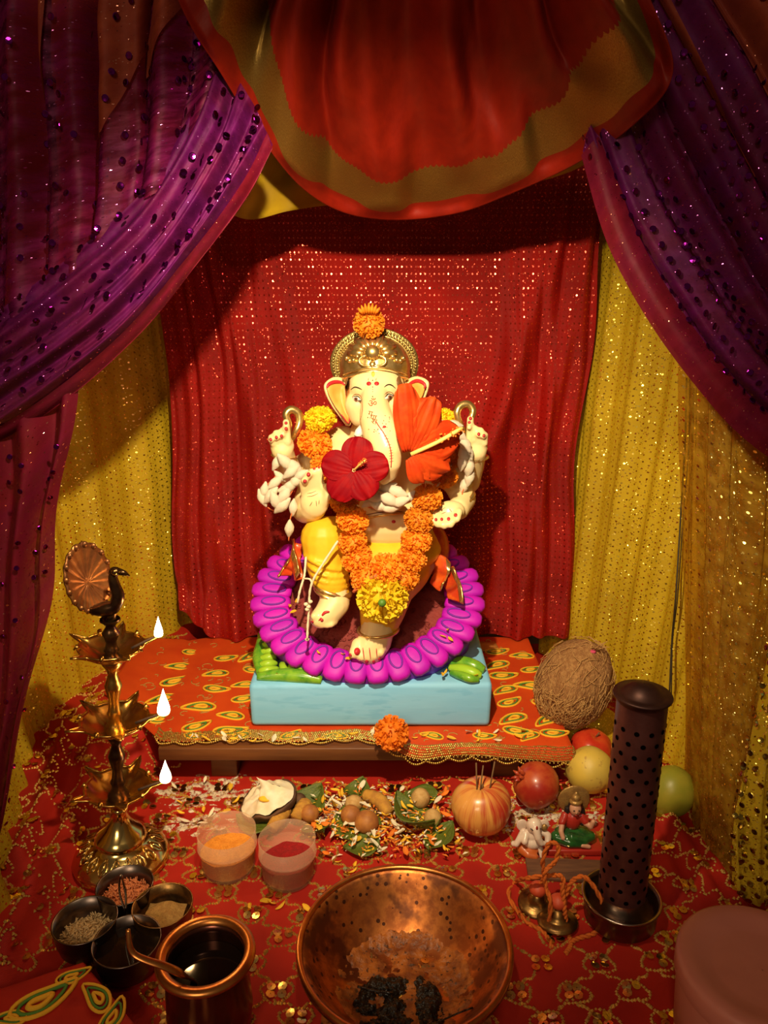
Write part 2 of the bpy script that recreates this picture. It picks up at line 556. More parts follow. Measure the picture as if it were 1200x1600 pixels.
M['petal_o'] = pm('orange_petal', (.82, .22, .02), rough=.7, transl=.2, rand=.2)
M['wood'] = pm('stained_wood', (.16, .055, .014), (.10, .03, .009), 20, rough=.5, stretch=(.3, 3, 3), bump=.2, bscale=90)
M['plank'] = pm('old_plank', (.16, .065, .03), (.09, .035, .02), 25, rough=.8, stretch=(.5, 4, 4), bump=.5, bscale=90)
M['tape'] = pm('brown_tape', (.55, .25, .06), rough=.35)
M['cord'] = pm('orange_cord', (.62, .13, .010), (.5, .10, .01), 200, rough=.85, bump=.8, bscale=700)
M['bob'] = pm('red_orange_bobble', (.55, .07, .025), rough=.5)
M['wire'] = pm('black_wire', (.03, .02, .01), rough=.5)
M['stick'] = pm('incense_stick', (.16, .08, .03), rough=.8)
M['wall'] = pm('wall_paint', (.45, .30, .16), (.42, .27, .14), 6, rough=.9)
M['floor'] = pm('floor_tile', (.20, .12, .07), (.17, .10, .06), 8, rough=.5)
M['fig_white'] = pm('white_resin', (.62, .46, .38), (.70, .55, .46), 60, rough=.4, coat=.3)
M['fig_orange'] = pm('orange_resin', (.48, .10, .02), rough=.4, coat=.3)
M['fig_red'] = pm('red_resin', (.35, .02, .012), rough=.4, coat=.3)
M['fig_green'] = pm('green_resin', (.012, .055, .014), (.02, .10, .02), 90, rough=.2, coat=.6)
M['fig_skin'] = pm('peach_resin', (.55, .27, .17), rough=.4, coat=.2)
M['fig_hair'] = pm('black_resin', (.015, .01, .01), rough=.3, coat=.3)
M['fig_gold'] = pm('gold_resin', (.42, .24, .07), (.3, .16, .05), 120, rough=.4, metal=.5, bump=.5, bscale=500)


def apple_mat(name, base, streak, lo, hi, sc=(14, 14, 2.2)):
    t = NT(name)
    co = t.n('TexCoord').outputs['Object']
    sx = t.n('SeparateXYZ', None, Vector=co)
    ang = t.math('ARCTAN2', sx.outputs[1], sx.outputs[0])
    v = t.n('CombineXYZ', None, X=t.math('MULTIPLY', t.math('COSINE', ang), 1.0), Y=t.math('SINE', ang), Z=t.math('MULTIPLY', sx.outputs[2], 7.0)).outputs[0]
    a = t.noise(t.vm('MULTIPLY', v, sc), 1.0, 5, .65)
    c = t.noise(co, 25, 2)
    k = t.math('ADD', t.math('MULTIPLY', a, .7), t.math('MULTIPLY', c, .3))
    col = t.ramp(k, base, streak, lo, hi)
    b = t.bsdf(Base_Color=col, Roughness=.3)
    b.inputs['Coat Weight'].default_value = .3
    b.inputs['Subsurface Weight'].default_value = .08
    b.inputs['Subsurface Radius'].default_value = (.01, .005, .002)
    b.inputs['Subsurface Scale'].default_value = .3
    return t.done(b.outputs[0])


M['apple'] = apple_mat('streaked_apple_skin', (.66, .30, .07), (.42, .03, .015), .44, .62, (3.2, 3.2, 1.3))
M['apple_red'] = pm('red_apple_skin', (.42, .015, .01), (.55, .05, .015), 30, rough=.25, coat=.4)
M['pome'] = pm('pomegranate_skin', (.30, .018, .010), (.42, .07, .02), 40, rough=.35, coat=.2)
M['lime_y'] = pm('yellow_fruit_skin', (.62, .42, .06), (.54, .38, .07), 25, rough=.5, c3=(.40, .24, .05), bump=.2, bscale=120)
M['mango'] = pm('green_fruit_skin', (.24, .24, .02), (.36, .28, .03), 14, rough=.4, bump=.1, bscale=120)


def bowl_mat():
    t = NT('stained_copper')
    co = t.n('TexCoord').outputs['Object']
    a = t.noise(co, 55, 5, .65)
    vo = t.n('TexVoronoi', None, Vector=co, Scale=120.)
    spots = t.math('MULTIPLY', t.math('LESS_THAN', vo.outputs['Distance'], .26), t.math('GREATER_THAN', t.n('SeparateColor', None, Color=vo.outputs['Color']).outputs[0], .5))
    col = t.ramp(a, (.60, .20, .05), (.34, .10, .03), .4, .62)
    col = t.ramp(t.noise(co, 22, 4, .6), col, (.17, .055, .025), .46, .60)
    col = t.mix(spots, col, (.10, .035, .02))
    rg = t.math('MULTIPLY_ADD', a, .35, .28)
    b = t.bsdf(Base_Color=col, Metallic=.95, Roughness=rg, Normal=t.bump(a, .12, .002))
    return t.done(b.outputs[0])


M['bowl'] = bowl_mat()
def flour_mat():
    t = NT('white_flour_dusting')
    co = t.n('TexCoord').outputs['Object']
    a = t.noise(co, 150, 6, .7)
    b = t.bsdf(Base_Color=t.ramp(t.noise(co, 60, 3), (.76, .66, .52), (.64, .48, .34), .35, .65), Roughness=.95, Alpha=t.step(a, .40, .56), Normal=t.bump(a, .8, .003))
    return t.done(b.outputs[0])


M['flour'] = flour_mat()
M['ash'] = pm('wet_ash', (.010, .007, .005), (.035, .018, .010), 60, rough=.25, bump=1., bscale=180, bdist=.004)
M['paste'] = pm('orange_paste', (.50, .15, .025), (.24, .065, .018), 70, rough=.45, bump=.8, bscale=150, bdist=.003, c3=(.10, .035, .015))


def flame_mat():
    t = NT('flame')
    co = t.n('TexCoord').outputs['Generated']
    z = t.n('SeparateXYZ', None, Vector=co).outputs[2]
    col = t.ramp(z, (1.0, .55, .2), (1.0, .86, .55), .0, .35)
    e = t.n('Emission', None, Color=col, Strength=14.0)
    return t.done(e.outputs[0])


M['flame'] = flame_mat()


def valance_mat():
    # woven bands run along the edge: uv.y is the distance in from the hem
    t = NT('red_silk_gold_border')
    uv = t.n('UVMap').outputs[0]
    s = t.n('SeparateXYZ', None, Vector=uv)
    tooth = t.math('MULTIPLY', t.math('ABSOLUTE', t.math('SINE', t.math('MULTIPLY', s.outputs[0], 400.))), .004)
    v = t.math('ADD', s.outputs[1], tooth)
    band = t.math('MULTIPLY', t.math('GREATER_THAN', s.outputs[1], .023), t.math('LESS_THAN', v, .083))
    wr = t.noise(uv, 40, 4, .6)
    fine = t.noise(t.vm('MULTIPLY', uv, (1400, 500, 1)), 1.0, 2)
    red = t.ramp(wr, (.22, .008, .0015), (.17, .005, .001), .3, .7)
    a = t.bsdf(Base_Color=red, Roughness=.55, Normal=t.bump(t.math('ADD', wr, t.math('MULTIPLY', fine, .08)), .25, .003))
    a.inputs['Specular IOR Level'].default_value = .25
    g = t.bsdf(Base_Color=t.ramp(fine, (.30, .19, .045), (.20, .10, .02), .3, .7), Roughness=.36, Metallic=.8, Normal=t.bump(fine, .35, .002))
    sh = t.n('MixShader', None, _0=band, _1=a.outputs[0], _2=g.outputs[0]).outputs[0]
    return t.done(sh)


M['valance'] = valance_mat()

# ------------------------------------------------------------------ the room
def sstep(a, b, x):
    t = max(0., min(1., (x - a) / (b - a)))
    return t * t * (3 - 2 * t)


tag(MB().box((0, .6, -.03), (1.6, 1.4, .02)).build('floor', M['floor'], smooth=False), 'plain brown floor under the shrine cloths', 'floor', kind='structure')
tag(MB().box((0, 1.62, 1.0), (1.6, .03, 1.03)).build('wall_back', M['wall'], smooth=False), 'plain tan wall behind the shrine', 'wall', kind='structure')
tag(MB().box((-1.3, .6, 1.0), (.03, 1.05, 1.03)).build('wall_left', M['wall'], smooth=False), 'plain tan side wall beyond the curtains', 'wall', kind='structure')
tag(MB().box((1.3, .6, 1.0), (.03, 1.05, 1.03)).build('wall_right', M['wall'], smooth=False), 'plain tan side wall past the yellow cloth', 'wall', kind='structure')

# ------------------------------------------------------------------ floor cloth
def seg_d(x, y, a, b):
    ax, ay = a; bx, by = b
    dx, dy = bx - ax, by - ay
    t = max(0, min(1, ((x - ax) * dx + (y - ay) * dy) / (dx * dx + dy * dy)))
    return math.hypot(x - ax - t * dx, y - ay - t * dy)


RIDGES = []
for a, b, h, w in [((150, 1215), (60, 1420), .016, .013), ((110, 1190), (30, 1350), .018, .012), ((120, 1340), (10, 1500), .014, .012),
                   ((1045, 1290), (1130, 1450), .014, .012), ((1010, 1275), (1060, 1400), .008, .010), ((1090, 1320), (1150, 1420), .012, .010),
                   ((60, 1400), (0, 1540), .012, .010)]:
    p, q = WZ(*a), WZ(*b)
    RIDGES.append(((p.x, p.y), (q.x, q.y), h * 1.5, w))


def hz(x, y):
    z = .058 * sstep(-.312, -.35, x) * sstep(.86, 1.0, y) * (1 - .35 * sstep(-.40, -.5, x))
    for a, b, h, w in RIDGES:
        d = seg_d(x, y, a, b)
        if d < w * 3: z += h * math.exp(-(d / w) ** 2)
    z += .0012 * nz(x * 18, y * 18)
    return max(z, -.0012) + .0015


fcloth = thing('floor_cloth', (0, .8, 0), 'red floor cloth embroidered with gold beads and sequins under all the offerings', 'cloth')
MB().grid(lambda u, v: (-.62 + u * 1.14, .28 + v * 1.06, hz(-.62 + u * 1.14, .28 + v * 1.06)), 190, 176, 1.14, 1.06).build(
    'cloth_sheet', M['floor_red'], fcloth)
# bead chains (too many to count) and sequins in fours
bd = MB()
OCT_V = [(1, 0, 0), (-1, 0, 0), (0, 1, 0), (0, -1, 0), (0, 0, 1)]
OCT_F = [(0, 2, 4), (2, 1, 4), (1, 3, 4), (3, 0, 4)]


def bead(x, y, z, r, k=1.0):
    bd.add([(x + a * r, y + b * r, z + c * r * 1.1) for a, b, c in OCT_V], OCT_F)


def chain_to(fn, n, r=.0021):
    for i in range(n):
        x, y = fn(i / max(1, n - 1))
        bead(x + RND.uniform(-.0005, .0005), y + RND.uniform(-.0005, .0005), hz(x, y), r * RND.uniform(.75, 1.2))


def on_floor(x, y):
    if -.305 < x < .255 and y > .915: return False
    return -.56 < x < .44 and .40 < y < 1.24


DX, DY = .058, .040
seqs = []
for j in range(-2, 30):
    for i in range(-10, 9):
        cx = (i + .5 * (j % 2)) * DX - .012 * math.sin(j * .7); cy = .40 + j * DY * .78
        cx += RND.uniform(-.004, .004); cy += RND.uniform(-.003, .003)
        if not on_floor(cx, cy): continue
        a0 = RND.uniform(-.3, .3)
        n = 26
        ph = RND.uniform(0, 6)
        if RND.random() < .9:
            chain_to(lambda t: (cx + math.cos(2 * PI * t + a0) * .0155 * (1 + .12 * math.cos(6 * PI * t * 1 + ph)), cy + math.sin(2 * PI * t + a0) * .0115 * (1 + .12 * math.cos(6 * PI * t + ph))), n)
        for sx in (-1, 1):
            if RND.random() < .12: continue
            ex, ey = cx + sx * DX * .5, cy + DY * .78
            w = RND.uniform(-.004, .004)
            chain_to(lambda t: (cx + (ex - cx) * (.22 + .56 * t) + w * math.sin(PI * 2 * t), cy + (ey - cy) * (.22 + .56 * t) + .003 * math.sin(6 * t)), 10)
        for (ox, oy) in ((-.0052, -.004), (.0052, -.004), (-.0052, .0045), (.0052, .0045)):
            if RND.random() < .1: continue
            x, y = cx + ox + RND.uniform(-.001, .001), cy + oy + RND.uniform(-.001, .001)
            seqs.append((y, x))
tag(bd.build('bead_embroidery', M['bead'], fcloth, smooth=False), kind='stuff')
seqs.sort()
disc_g = MB().lathe([(.0006, .0009), (.0012, .0006), (.0044, .0002), (.0048, .0011), (.0044, .0012), (.0012, .0014)], 10).mesh('sequin_gold', M['seq_gold'], smooth=False)
disc_p = disc_g.copy(); disc_p.materials.clear(); disc_p.materials.append(M['seq_pink'])
rest = MB()
for k, (y, x) in enumerate(seqs):
    T = Matrix.Translation((x, y, hz(x, y) + .0012)) @ Matrix.Rotation(RND.uniform(-.3, .3), 4, 'X') @ Matrix.Rotation(RND.uniform(-.3, .3), 4, 'Y')
    if k < 290: inst('sequin', disc_p if RND.random() < .3 else disc_g, T, fcloth)
    else: rest.lathe([(.0006, .0006), (.0046, .0004), (.0046, .0012), (.0006, .0014)], 8, T)
tag(rest.build('sequin_scatter', M['seq_gold'], fcloth, smooth=False), kind='stuff')

# ------------------------------------------------------------------ low table and its cloth
TX0, TX1, TY0, TY1, TZ = -.302, .248, .900, 1.232, .064
tb = thing('low_table', (-.027, 1.09, 0), 'low dark wooden table under the statue', 'table')
for k in range(5):
    y0 = TY0 + (TY1 - TY0) * k / 5
    MB().box((-.027, y0 + .0332, TZ - .0095), (.275, .0327, .0095), .0015).build('plank', M['wood'], tb)
for sx in (-.222, .17):
    for sy in (.945, 1.20):
        MB().box((sx, sy, .0225), (.018, .016, .0225), .0015).build('leg', M['wood'], tb)
for sy in (.945, 1.20):
    MB().box((-.027, sy, .036), (.18, .010, .008), .001).build('rail', M['wood'], tb)


def TC(x, q, off=0.):
    """table cloth: q runs from the back edge forward, then down the front"""
    y = TY1 - q; z = TZ + .0025
    X = x
    ye = TY0 - .0025
    if y < ye:
        d = ye - y; z -= d; y = ye - .003 * math.sin(min(d, .03) / .03 * PI * .5) - .002 * math.sin(x * 60) * min(1, d / .01) - off * .7
    xe = TX1 + .002
    if x > xe:
        d = x - xe; z -= d * (.96); X = xe + .004 * math.sin(min(d, .05) / .05 * PI) + off * .6 + .004 * min(1, d / .02)
    if x < TX0:
        z = max(TZ + .0025 - (TX0 - x) * .16, hz(x, y) + .004)
    z += .0012 * nz(x * 30, q * 30) + .0008
    return Vector((X, y, max(z + off, .003)))


QE = TY1 - TY0


def qend(x):
    if x < TX0: return QE - .010 + .004 * math.sin(x * 40) - (TX0 - x) * 1.1
    return QE - .010 + .032 * sstep(-.04, .06, x) + .004 * math.sin(x * 40) + .006 * sstep(.2, .25, x)


tcl = thing('table_cloth', (-.02, 1.1, TZ), 'orange-red table cloth with yellow paisleys and gold lace front edge', 'cloth')
XA, XB = -.425, .298
MB().grid(lambda u, v: TC(XA + u * (XB - XA), v * (qend(XA + u * (XB - XA)) - .006)), 120, 90, XB - XA, QE).build('cloth_sheet', M['table_red'], tcl, mods=[SOLID(.0012)])
XA = -.312
lc = MB(); bd = lc
n = 230
for i in range(n):
    x = XA + (XB - XA) * i / (n - 1)
    for r_ in range(6):
        p = TC(x + (r_ % 2) * .0013, qend(x) - .024 + r_ * .0036, .0016)
        bead(p.x, p.y, p.z, RND.uniform(.0011, .0022))
    ph = abs(math.sin(i * PI / 11.5))
    p = TC(x, qend(x) - .003 + .006 * ph, .0012)
    lc.ell(p, .0017, nu=5, nv=4)
    if i % 2 == 0:
        p = TC(x, qend(x) - .004 + .001 * ph, .0014)
        lc.ell(p, .0013, nu=5, nv=4)
tag(lc.build('lace_trim', M['lace'], tcl), kind='stuff')


def paisley_pts(s, k=1.0, n=26):
    out = []
    for i in range(n):
        t = 2 * PI * i / n
        r = 1 + .45 * max(0, math.cos(t)) ** 3
        x = math.cos(t) * r; y = math.sin(t) * .55
        y += .38 * max(0, x) ** 2 * .55
        out.append((x * s * k, y * s * k))
    return out


def flat_tube(pts2, r, closed=True):
    return MB().tube([(x, y, 0) for x, y in pts2], r, 5, closed=closed)


pz_o = flat_tube(paisley_pts(.0125), .0012).mesh('paisley_outline', M['yarn_y'])
pz_g = flat_tube(paisley_pts(.0125, .72), .0009).mesh('paisley_line', M['yarn_g'])
pz_f = flat_tube(paisley_pts(.0125, .36), .0014).mesh('paisley_core', M['yarn_y'])


def paisley(parent, pos, rot, s, up=None):
    T = Matrix.Translation(pos)
    if up is not None: T = T @ Vector((0, 0, 1)).rotation_difference(Vector(up)).to_matrix().to_4x4()
    T = T @ Matrix.Rotation(rot, 4, 'Z') @ Matrix.Scale(s, 4)
    a = inst('paisley', pz_o, T, parent)
    inst('paisley_line', pz_g, T @ Matrix.Translation((0, 0, .0002)), a)
    inst('paisley_core', pz_f, T @ Matrix.Translation((0, 0, .0003)), a)


for (x, ys) in ((.183, (.935, .97, 1.01, 1.05, 1.09, 1.13, 1.175)), (.232, (.93, .965, 1.01, 1.06, 1.11, 1.16)),
                (-.213, (.935, .975, 1.02, 1.065, 1.11, 1.16)), (-.262, (.945, 1.0, 1.05, 1.10, 1.15)), (-.325, (.97, 1.03, 1.08, 1.13, 1.18))):
    for k, y in enumerate(ys):
        p = TC(x + RND.uniform(-.004, .004), TY1 - y, .0012)
        paisley(tcl, p, RND.uniform(-.5, .5) + (PI if k % 2 else 0), RND.uniform(1.15, 1.65))
for k, x in enumerate(np.linspace(-.26, .2, 8)):
    paisley(tcl, TC(float(x), TY1 - .924, .0012), RND.uniform(-.6, .6) + (k % 2) * PI, 1.05)
vine = MB()
for k in range(170):
    x = RND.choice((RND.uniform(-.30, -.17), RND.uniform(-.38, -.17), RND.uniform(.145, .248))) if k % 5 else RND.uniform(-.3, .24)
    y = RND.uniform(.91 + max(0, -.30 - x) * 1.2, 1.22) if k % 5 else RND.uniform(.91, .94)
    r = RND.uniform(.004, .010); a0 = RND.uniform(0, 6.28); span = RND.uniform(2.2, 4.2)
    vine.tube([TC(x + r * (1 - .5 * t / 8) * math.cos(a0 + span * t / 8), TY1 - (y + r * (1 - .5 * t / 8) * math.sin(a0 + span * t / 8)), .0010) for t in range(9)], .0008, 4)
tag(vine.build('vine_embroidery', M['yarn_t'], tcl), kind='stuff')
tp = MB().grid(lambda u, v: TC(.135 + u * .055 + .006 * v, .022 + v * .035, .0021), 4, 4, .05, .03)
tag(tp.build('tape_strip', M['tape'], mods=[SOLID(.0004)]), 'strip of brown packing tape on the table cloth behind the statue', 'tape')

# ------------------------------------------------------------------ hanging cloths
def wall_fold(u, v, n, amp, seed):
    s = u * n * 2 * PI + 1.3 * nz(v * 2.2, seed) + 1.5 * nz(u * 3, v * 1.2, seed)
    return amp * (math.sin(s) + .45 * math.sin(2.3 * s + seed)) + amp * .5 * nz(u * 12, v * 5, seed)


def red_sheet(u, v):
    zt = .90; zb = .068
    z = zb + (zt - zb) * v
    xl = -.352 - .008 * math.sin(v * 9); xr = .322 + .005 * math.sin(v * 13) + .02 * sstep(.6, 1, v)
    x = xl + (xr - xl) * u
    side = max(sstep(.36, .0, u), sstep(.70, 1.0, u))
    y = 1.252 - side * abs(wall_fold(u, v, 9, .011, 2)) - .004 * nz(u * 6, v * 5, 3)
    # long pulls running down from the pinned corners
    for (u0, u1, a, w) in ((.10, .30, .020, .035), (.20, .42, .014, .03), (.97, .64, .022, .035), (.86, .74, .015, .03), (.99, .86, .018, .025), (.05, .14, .018, .028), (.5, .52, .006, .05)):
        c = u1 + (u0 - u1) * v
        y -= a * math.exp(-((u - c) / w) ** 2) * sstep(1.0, .75, v)
    y -= .018 * sstep(.10, 0, v) * (1 + .8 * nz(u * 7, 3.)) 
    z += .006 * nz(u * 5, 7.7) * sstep(.2, 0, v) + .05 * sstep(.10, 0, u) * sstep(.15, 0, v)
    x += .006 * nz(u * 9, v * 4, 9)
    return (x, y, z)


tag(MB().grid(red_sheet, 180, 150, .81, .83).build('backdrop_cloth', M['sheet_red']), 'shiny red sequined cloth hanging behind the statue', 'backdrop')


def ruled(lo, hi, n, amp, seed, flare=.03):
    lo = [Vector(p) for p in lo]; hi = [Vector(p) for p in hi]
    def f(u, v):
        a = crom(lo, u); b = crom(hi, u)
        p = a.lerp(b, v)
        t = (crom(lo, min(1, u + .01)) - crom(lo, max(0, u - .01))); t.z = 0
        nn = Vector((t.y, -t.x, 0)).normalized()
        return p + nn * wall_fold(u, v, n, amp, seed)
    return f


lw = ruled([(-.345, 1.315, 0), (-.47, 1.13, .0), (-.495, .95, .0), (-.475, .85, 0), (-.415, .68, 0)],
           [(-.345, 1.315, .96), (-.50, 1.13, .98), (-.60, .92, 1.0), (-.60, .74, 1.0), (-.60, .66, 1.0)], 9, .006, 4)
tag(MB().grid(lw, 150, 80, .8, .98).build('side_cloth', M['gold_cloth']), 'yellow glitter cloth hanging as the side wall behind the brass lamp', 'side cloth')
rw = ruled([(.29, 1.315, .0), (.345, 1.20, .0), (.405, 1.05, 0), (.405, .93, 0), (.40, .84, 0), (.43, .72, 0)],
           [(.31, 1.315, .96), (.39, 1.20, .97), (.48, 1.05, 1.0), (.54, .93, 1.0), (.57, .84, 1.0), (.60, .72, 1.0)], 10, .006, 7)
tag(MB().grid(rw, 160, 90, .8, .98).build('side_cloth', M['gold_cloth']), 'yellow glitter cloth hanging as the side wall behind the incense tower', 'side cloth')
# loose sheer yellow net in front of it, with sequins
# (kept clear of the offerings: it starts right of the green fruit)
def sheer1b(u, v):
    lo = [(1066, 1255, .90), (1088, 1330, .80), (1105, 1390, .755), (1150, 1425, .72), (1215, 1440, .69)]
    hi = [(1060, 450, 1.00), (1105, 530, .93), (1150, 600, .89), (1230, 660, .85), (1320, 710, .83)]
    a = crom([W(*p) for p in lo], u); b = crom([W(*p) for p in hi], u)
    a.z = max(a.z, .006)
    p = a.lerp(b, v)
    p += Vector((.6, -.8, 0)) * (wall_fold(u, v, 5, .007, 12) * (.3 + .7 * v))
    return p
tag(MB().grid(sheer1b, 90, 90, .45, .75).build('net_curtain', M['gold_sheer']), 'sheer amber net curtain hanging over the yellow side cloth', 'curtain')


def sheer2(u, v):
    lo = [(1140, 1425, .700), (1160, 1432, .695), (1185, 1436, .690), (1230, 1440, .68)]
    hi = [(1205, 1020, .76), (1215, 1000, .75), (1235, 990, .74), (1260, 980, .73)]
    md = [(1145, 1260, .72), (1170, 1250, .712), (1200, 1250, .706), (1245, 1250, .70)]
    rows = [[W(*p) for p in lo], [W(*p) for p in md], [W(*p) for p in hi]]
    for p in rows[0]: p.z = max(p.z, .008)
    p = crom([crom(r, u) for r in rows], v)
    p += Vector((.3, -.9, 0)) * (.006 * math.sin(u * 14 + v * 2))
    return p


def sequin_field(f, nu, nv, parent, mats, r, limit=300, tilt=.35, lift=.0055, prob=.9, keep=None):
    me = []
    for m in mats:
        me.append(MB().lathe([(0.0001, .0004), (r * .8, .0001), (r, .0005), (r * .8, .0009), (.0001, .0007)], 9).mesh('sequin_disc', m, smooth=False))
    pts = []
    for j in range(nv):
        for i in range(nu):
            if RND.random() > prob: continue
            u = (i + .5 * (j % 2) + .25) / nu; v = (j + .5) / nv
            if u >= .995: continue
            p = Vector(f(u, v))
            if keep and not keep(p): continue
            a = Vector(f(min(1, u + .004), v)) - Vector(f(max(0, u - .004), v)); b = Vector(f(u, min(1, v + .004))) - Vector(f(u, max(0, v - .004)))
            nn = a.cross(b)
            if nn.length < 1e-12: continue
            nn.normalize()
            if nn.dot(CP - p) < 0: nn = -nn
            pts.append((p, nn))
    RND.shuffle(pts)
    for k, (p, nn) in enumerate(pts[:limit]):
        d = (nn + Vector((RND.uniform(-1, 1), RND.uniform(-1, 1), RND.uniform(-1, 1))) * tilt).normalized()
        T = Matrix.Translation(p + nn * lift) @ Vector((0, 0, 1)).rotation_difference(d).to_matrix().to_4x4()
        inst('sequin', me[k % len(me)], T, parent)


def in_view(p):
    d = p - CP
    z = d.dot(FW)
    if z < .05: return False
    x = 600 + d.x / z * FPX; y = 800 - d.dot(UP) / z * FPX
    return -15 < x < 1215 and -15 < y < 1615  # flat black disc: the dark of an opening painted on the solid tube


def root_at(name, p, label, cat): return thing(name, p, label, cat)


r_ = root_at('sequined_net', sheer2(.5, 0), 'dull gold net panel dotted with sequins beside the pink tub', 'curtain')
MB().grid(sheer2, 30, 40, .1, .4).build('cloth_sheet', M['gold_cloth'], r_)
sequin_field(sheer2, 7, 22, r_, [M['seq_dark']], .0034, 150, keep=in_view)

# purple curtain swept to the left
pl = root_at('sheer_curtain', W(0, 700, .8), 'purple sequined sheer curtain swept aside above the brass lamp', 'curtain')
PT = [W(x, y, Y) for x, y, Y in [(-110, -110, .80), (0, -110, .80), (110, -110, .80), (220, -110, .80), (330, -110, .80), (400, -110, .80)]]
PBm = [W(x, y, Y) for x, y, Y in [(-110, 640, .80), (0, 545, .80), (95, 460, .80), (190, 370, .80), (275, 270, .80), (345, 130, .80)]]


def pl_up(u, v):
    p = crom(PT, u).lerp(crom(PBm, u), v)
    s = u * 2 * PI * 6.5 + .8 * nz(v * 2, 1.1) + 1.2 * nz(u * 4, v, 4.)
    p.y += .016 * math.sin(s) + .006 * math.sin(2.7 * s)
    p.x += .010 * math.cos(s) + .003 * nz(u * 9, v * 6)
    return p


MB().grid(pl_up, 150, 70, .42, .55).build('hanging_fold', M['purple_thin'], pl)
E0 = [(330, 40, .80), (300, 160, .79), (225, 290, .78), (110, 395, .78), (0, 480, .78), (-110, 560, .78)]
E1 = [(365, 110, .80), (335, 210, .775), (250, 345, .765), (140, 455, .76), (0, 560, .76), (-110, 620, .76)]
E2 = [(400, 170, .80), (355, 265, .78), (275, 385, .77), (160, 510, .765), (0, 625, .765), (-110, 690, .765)]
E3 = [(425, 225, .81), (385, 300, .80), (305, 405, .79), (205, 525, .785), (70, 640, .785), (-110, 740, .785)]
sw = net([[W(*p) for p in r] for r in (E0, E1, E2, E3)])


def pl_sw(u, v):
    p = sw(u, v)
    s = v * 2 * PI * 3.2 + .9 * nz(u * 2.5, 5.) + .5
    k = sstep(0, .2, u)
    p.y += (.011 * math.sin(s) + .004 * math.sin(2.4 * s + 1) + .003 * nz(u * 6, v * 14)) * (.5 + .5 * k)
    return p


MB().grid(pl_sw, 120, 110, .62, .22).build('gathered_swag', M['purple_sheer'], pl)
MB().grid(lambda u, v: Vector(pl_sw(u, .90 + .13 * v)) + Vector((0, -.004, -.004 * v)), 100, 8, .62, .04).build('hem', M['wine_sheer'], pl)
T0 = [(-80, 640, .80), (-80, 900, .80), (-80, 1150, .78), (-80, 1400, .75)]
T1 = [(25, 660, .79), (20, 900, .79), (0, 1150, .77), (-40, 1400, .74)]
T2 = [(125, 565, .80), (92, 800, .80), (58, 1040, .78), (-12, 1340, .75)]
tl_ = net([[W(*p) for p in r] for r in (T0, T1, T2)])


def pl_tail(u, v):
    p = tl_(u, v)
    s = v * 2 * PI * 3.0 + nz(u * 2, 3.3)
    p.y += .012 * math.sin(s) + .004 * nz(u * 5, v * 9)
    p.x += .004 * math.sin(u * 15) * v
    return p


MB().grid(pl_tail, 70, 60, .5, .13).build('tail', M['wine_sheer'], pl)
for (u0, u1, n0, n1, va, vb) in ((.50, .70, .50, .56, .0, .62), (.335, .375, .335, .355, .12, .80), (.72, .78, .66, .69, .0, .5)):  # orange strips added in front of the folds to imitate lining showing through
    MB().grid(lambda u, v: Vector(pl_up((u0 + (u1 - u0) * u) * (1 - v) + (n0 + (n1 - n0) * u) * v, va + (vb - va) * v)) + Vector((0, -.004, 0)), 20, 40, .08, .3).build('show_through_strip', M['show_through'], pl)
sequin_field(pl_up, 20, 24, pl, [M['seq_purple']], .0034, 165, keep=in_view)
sequin_field(lambda u, v: pl_sw(u, v * .85), 30, 9, pl, [M['seq_purple']], .0034, 105, keep=in_view)
sequin_field(pl_tail, 18, 6, pl, [M['seq_purple']], .0030, 30, keep=in_view)


def lin_l(u, v):
    p = W(-140 + 520 * u, -120, .90).lerp(crom([W(-140, 600, .90), W(100, 420, .90), W(250, 300, .90), W(330, 100, .90)], u), v)
    p.y += .010 * math.sin(u * 22 + .6 * nz(v * 3, 8.)) + .006 * nz(u * 6, v * 4)
    return p


tag(MB().grid(lin_l, 60, 50, .5, .5).build('lining_cloth', M['back_orange']), 'dull orange lining cloth behind the purple curtain above the brass lamp', 'cloth')

# purple curtain swept to the right
pr = root_at('sheer_curtain', W(1190, 700, .8), 'purple sequined sheer curtain with red hem above the yellow side cloth', 'curtain')
R0 = [(912, 235, .84), (952, 370, .81), (1015, 490, .79), (1095, 600, .78), (1170, 680, .78), (1290, 765, .78)]
R1 = [(935, 140, .82), (1010, 330, .80), (1080, 450, .78), (1150, 550, .77), (1225, 630, .77), (1320, 700, .77)]
R2 = [(975, 20, .81), (1080, 230, .80), (1150, 360, .79), (1210, 460, .78), (1280, 540, .78), (1350, 620, .78)]
R3 = [(1020, -120, .81), (1150, 90, .80), (1220, 220, .79), (1280, 330, .79), (1330, 420, .79), (1400, 520, .79)]
R4 = [(1180, -160, .81), (1260, -20, .80), (1310, 80, .80), (1350, 200, .80), (1400, 300, .80), (1450, 400, .80)]
rr_ = net([[W(*p) for p in r] for r in (R0, R1, R2, R3, R4)])


def pr_sh(u, v):
    p = rr_(u, v)
    s = v * 2 * PI * 6.5 + .9 * nz(u * 2.5, 15.) + .4
    p.y += (.012 * math.sin(s) + .005 * math.sin(2.4 * s + 1)) * (.35 + .65 * sstep(0, .25, v)) + .003 * nz(u * 6, v * 14)
    p.x += .007 * math.cos(s) * sstep(.02, .25, v)
    return p


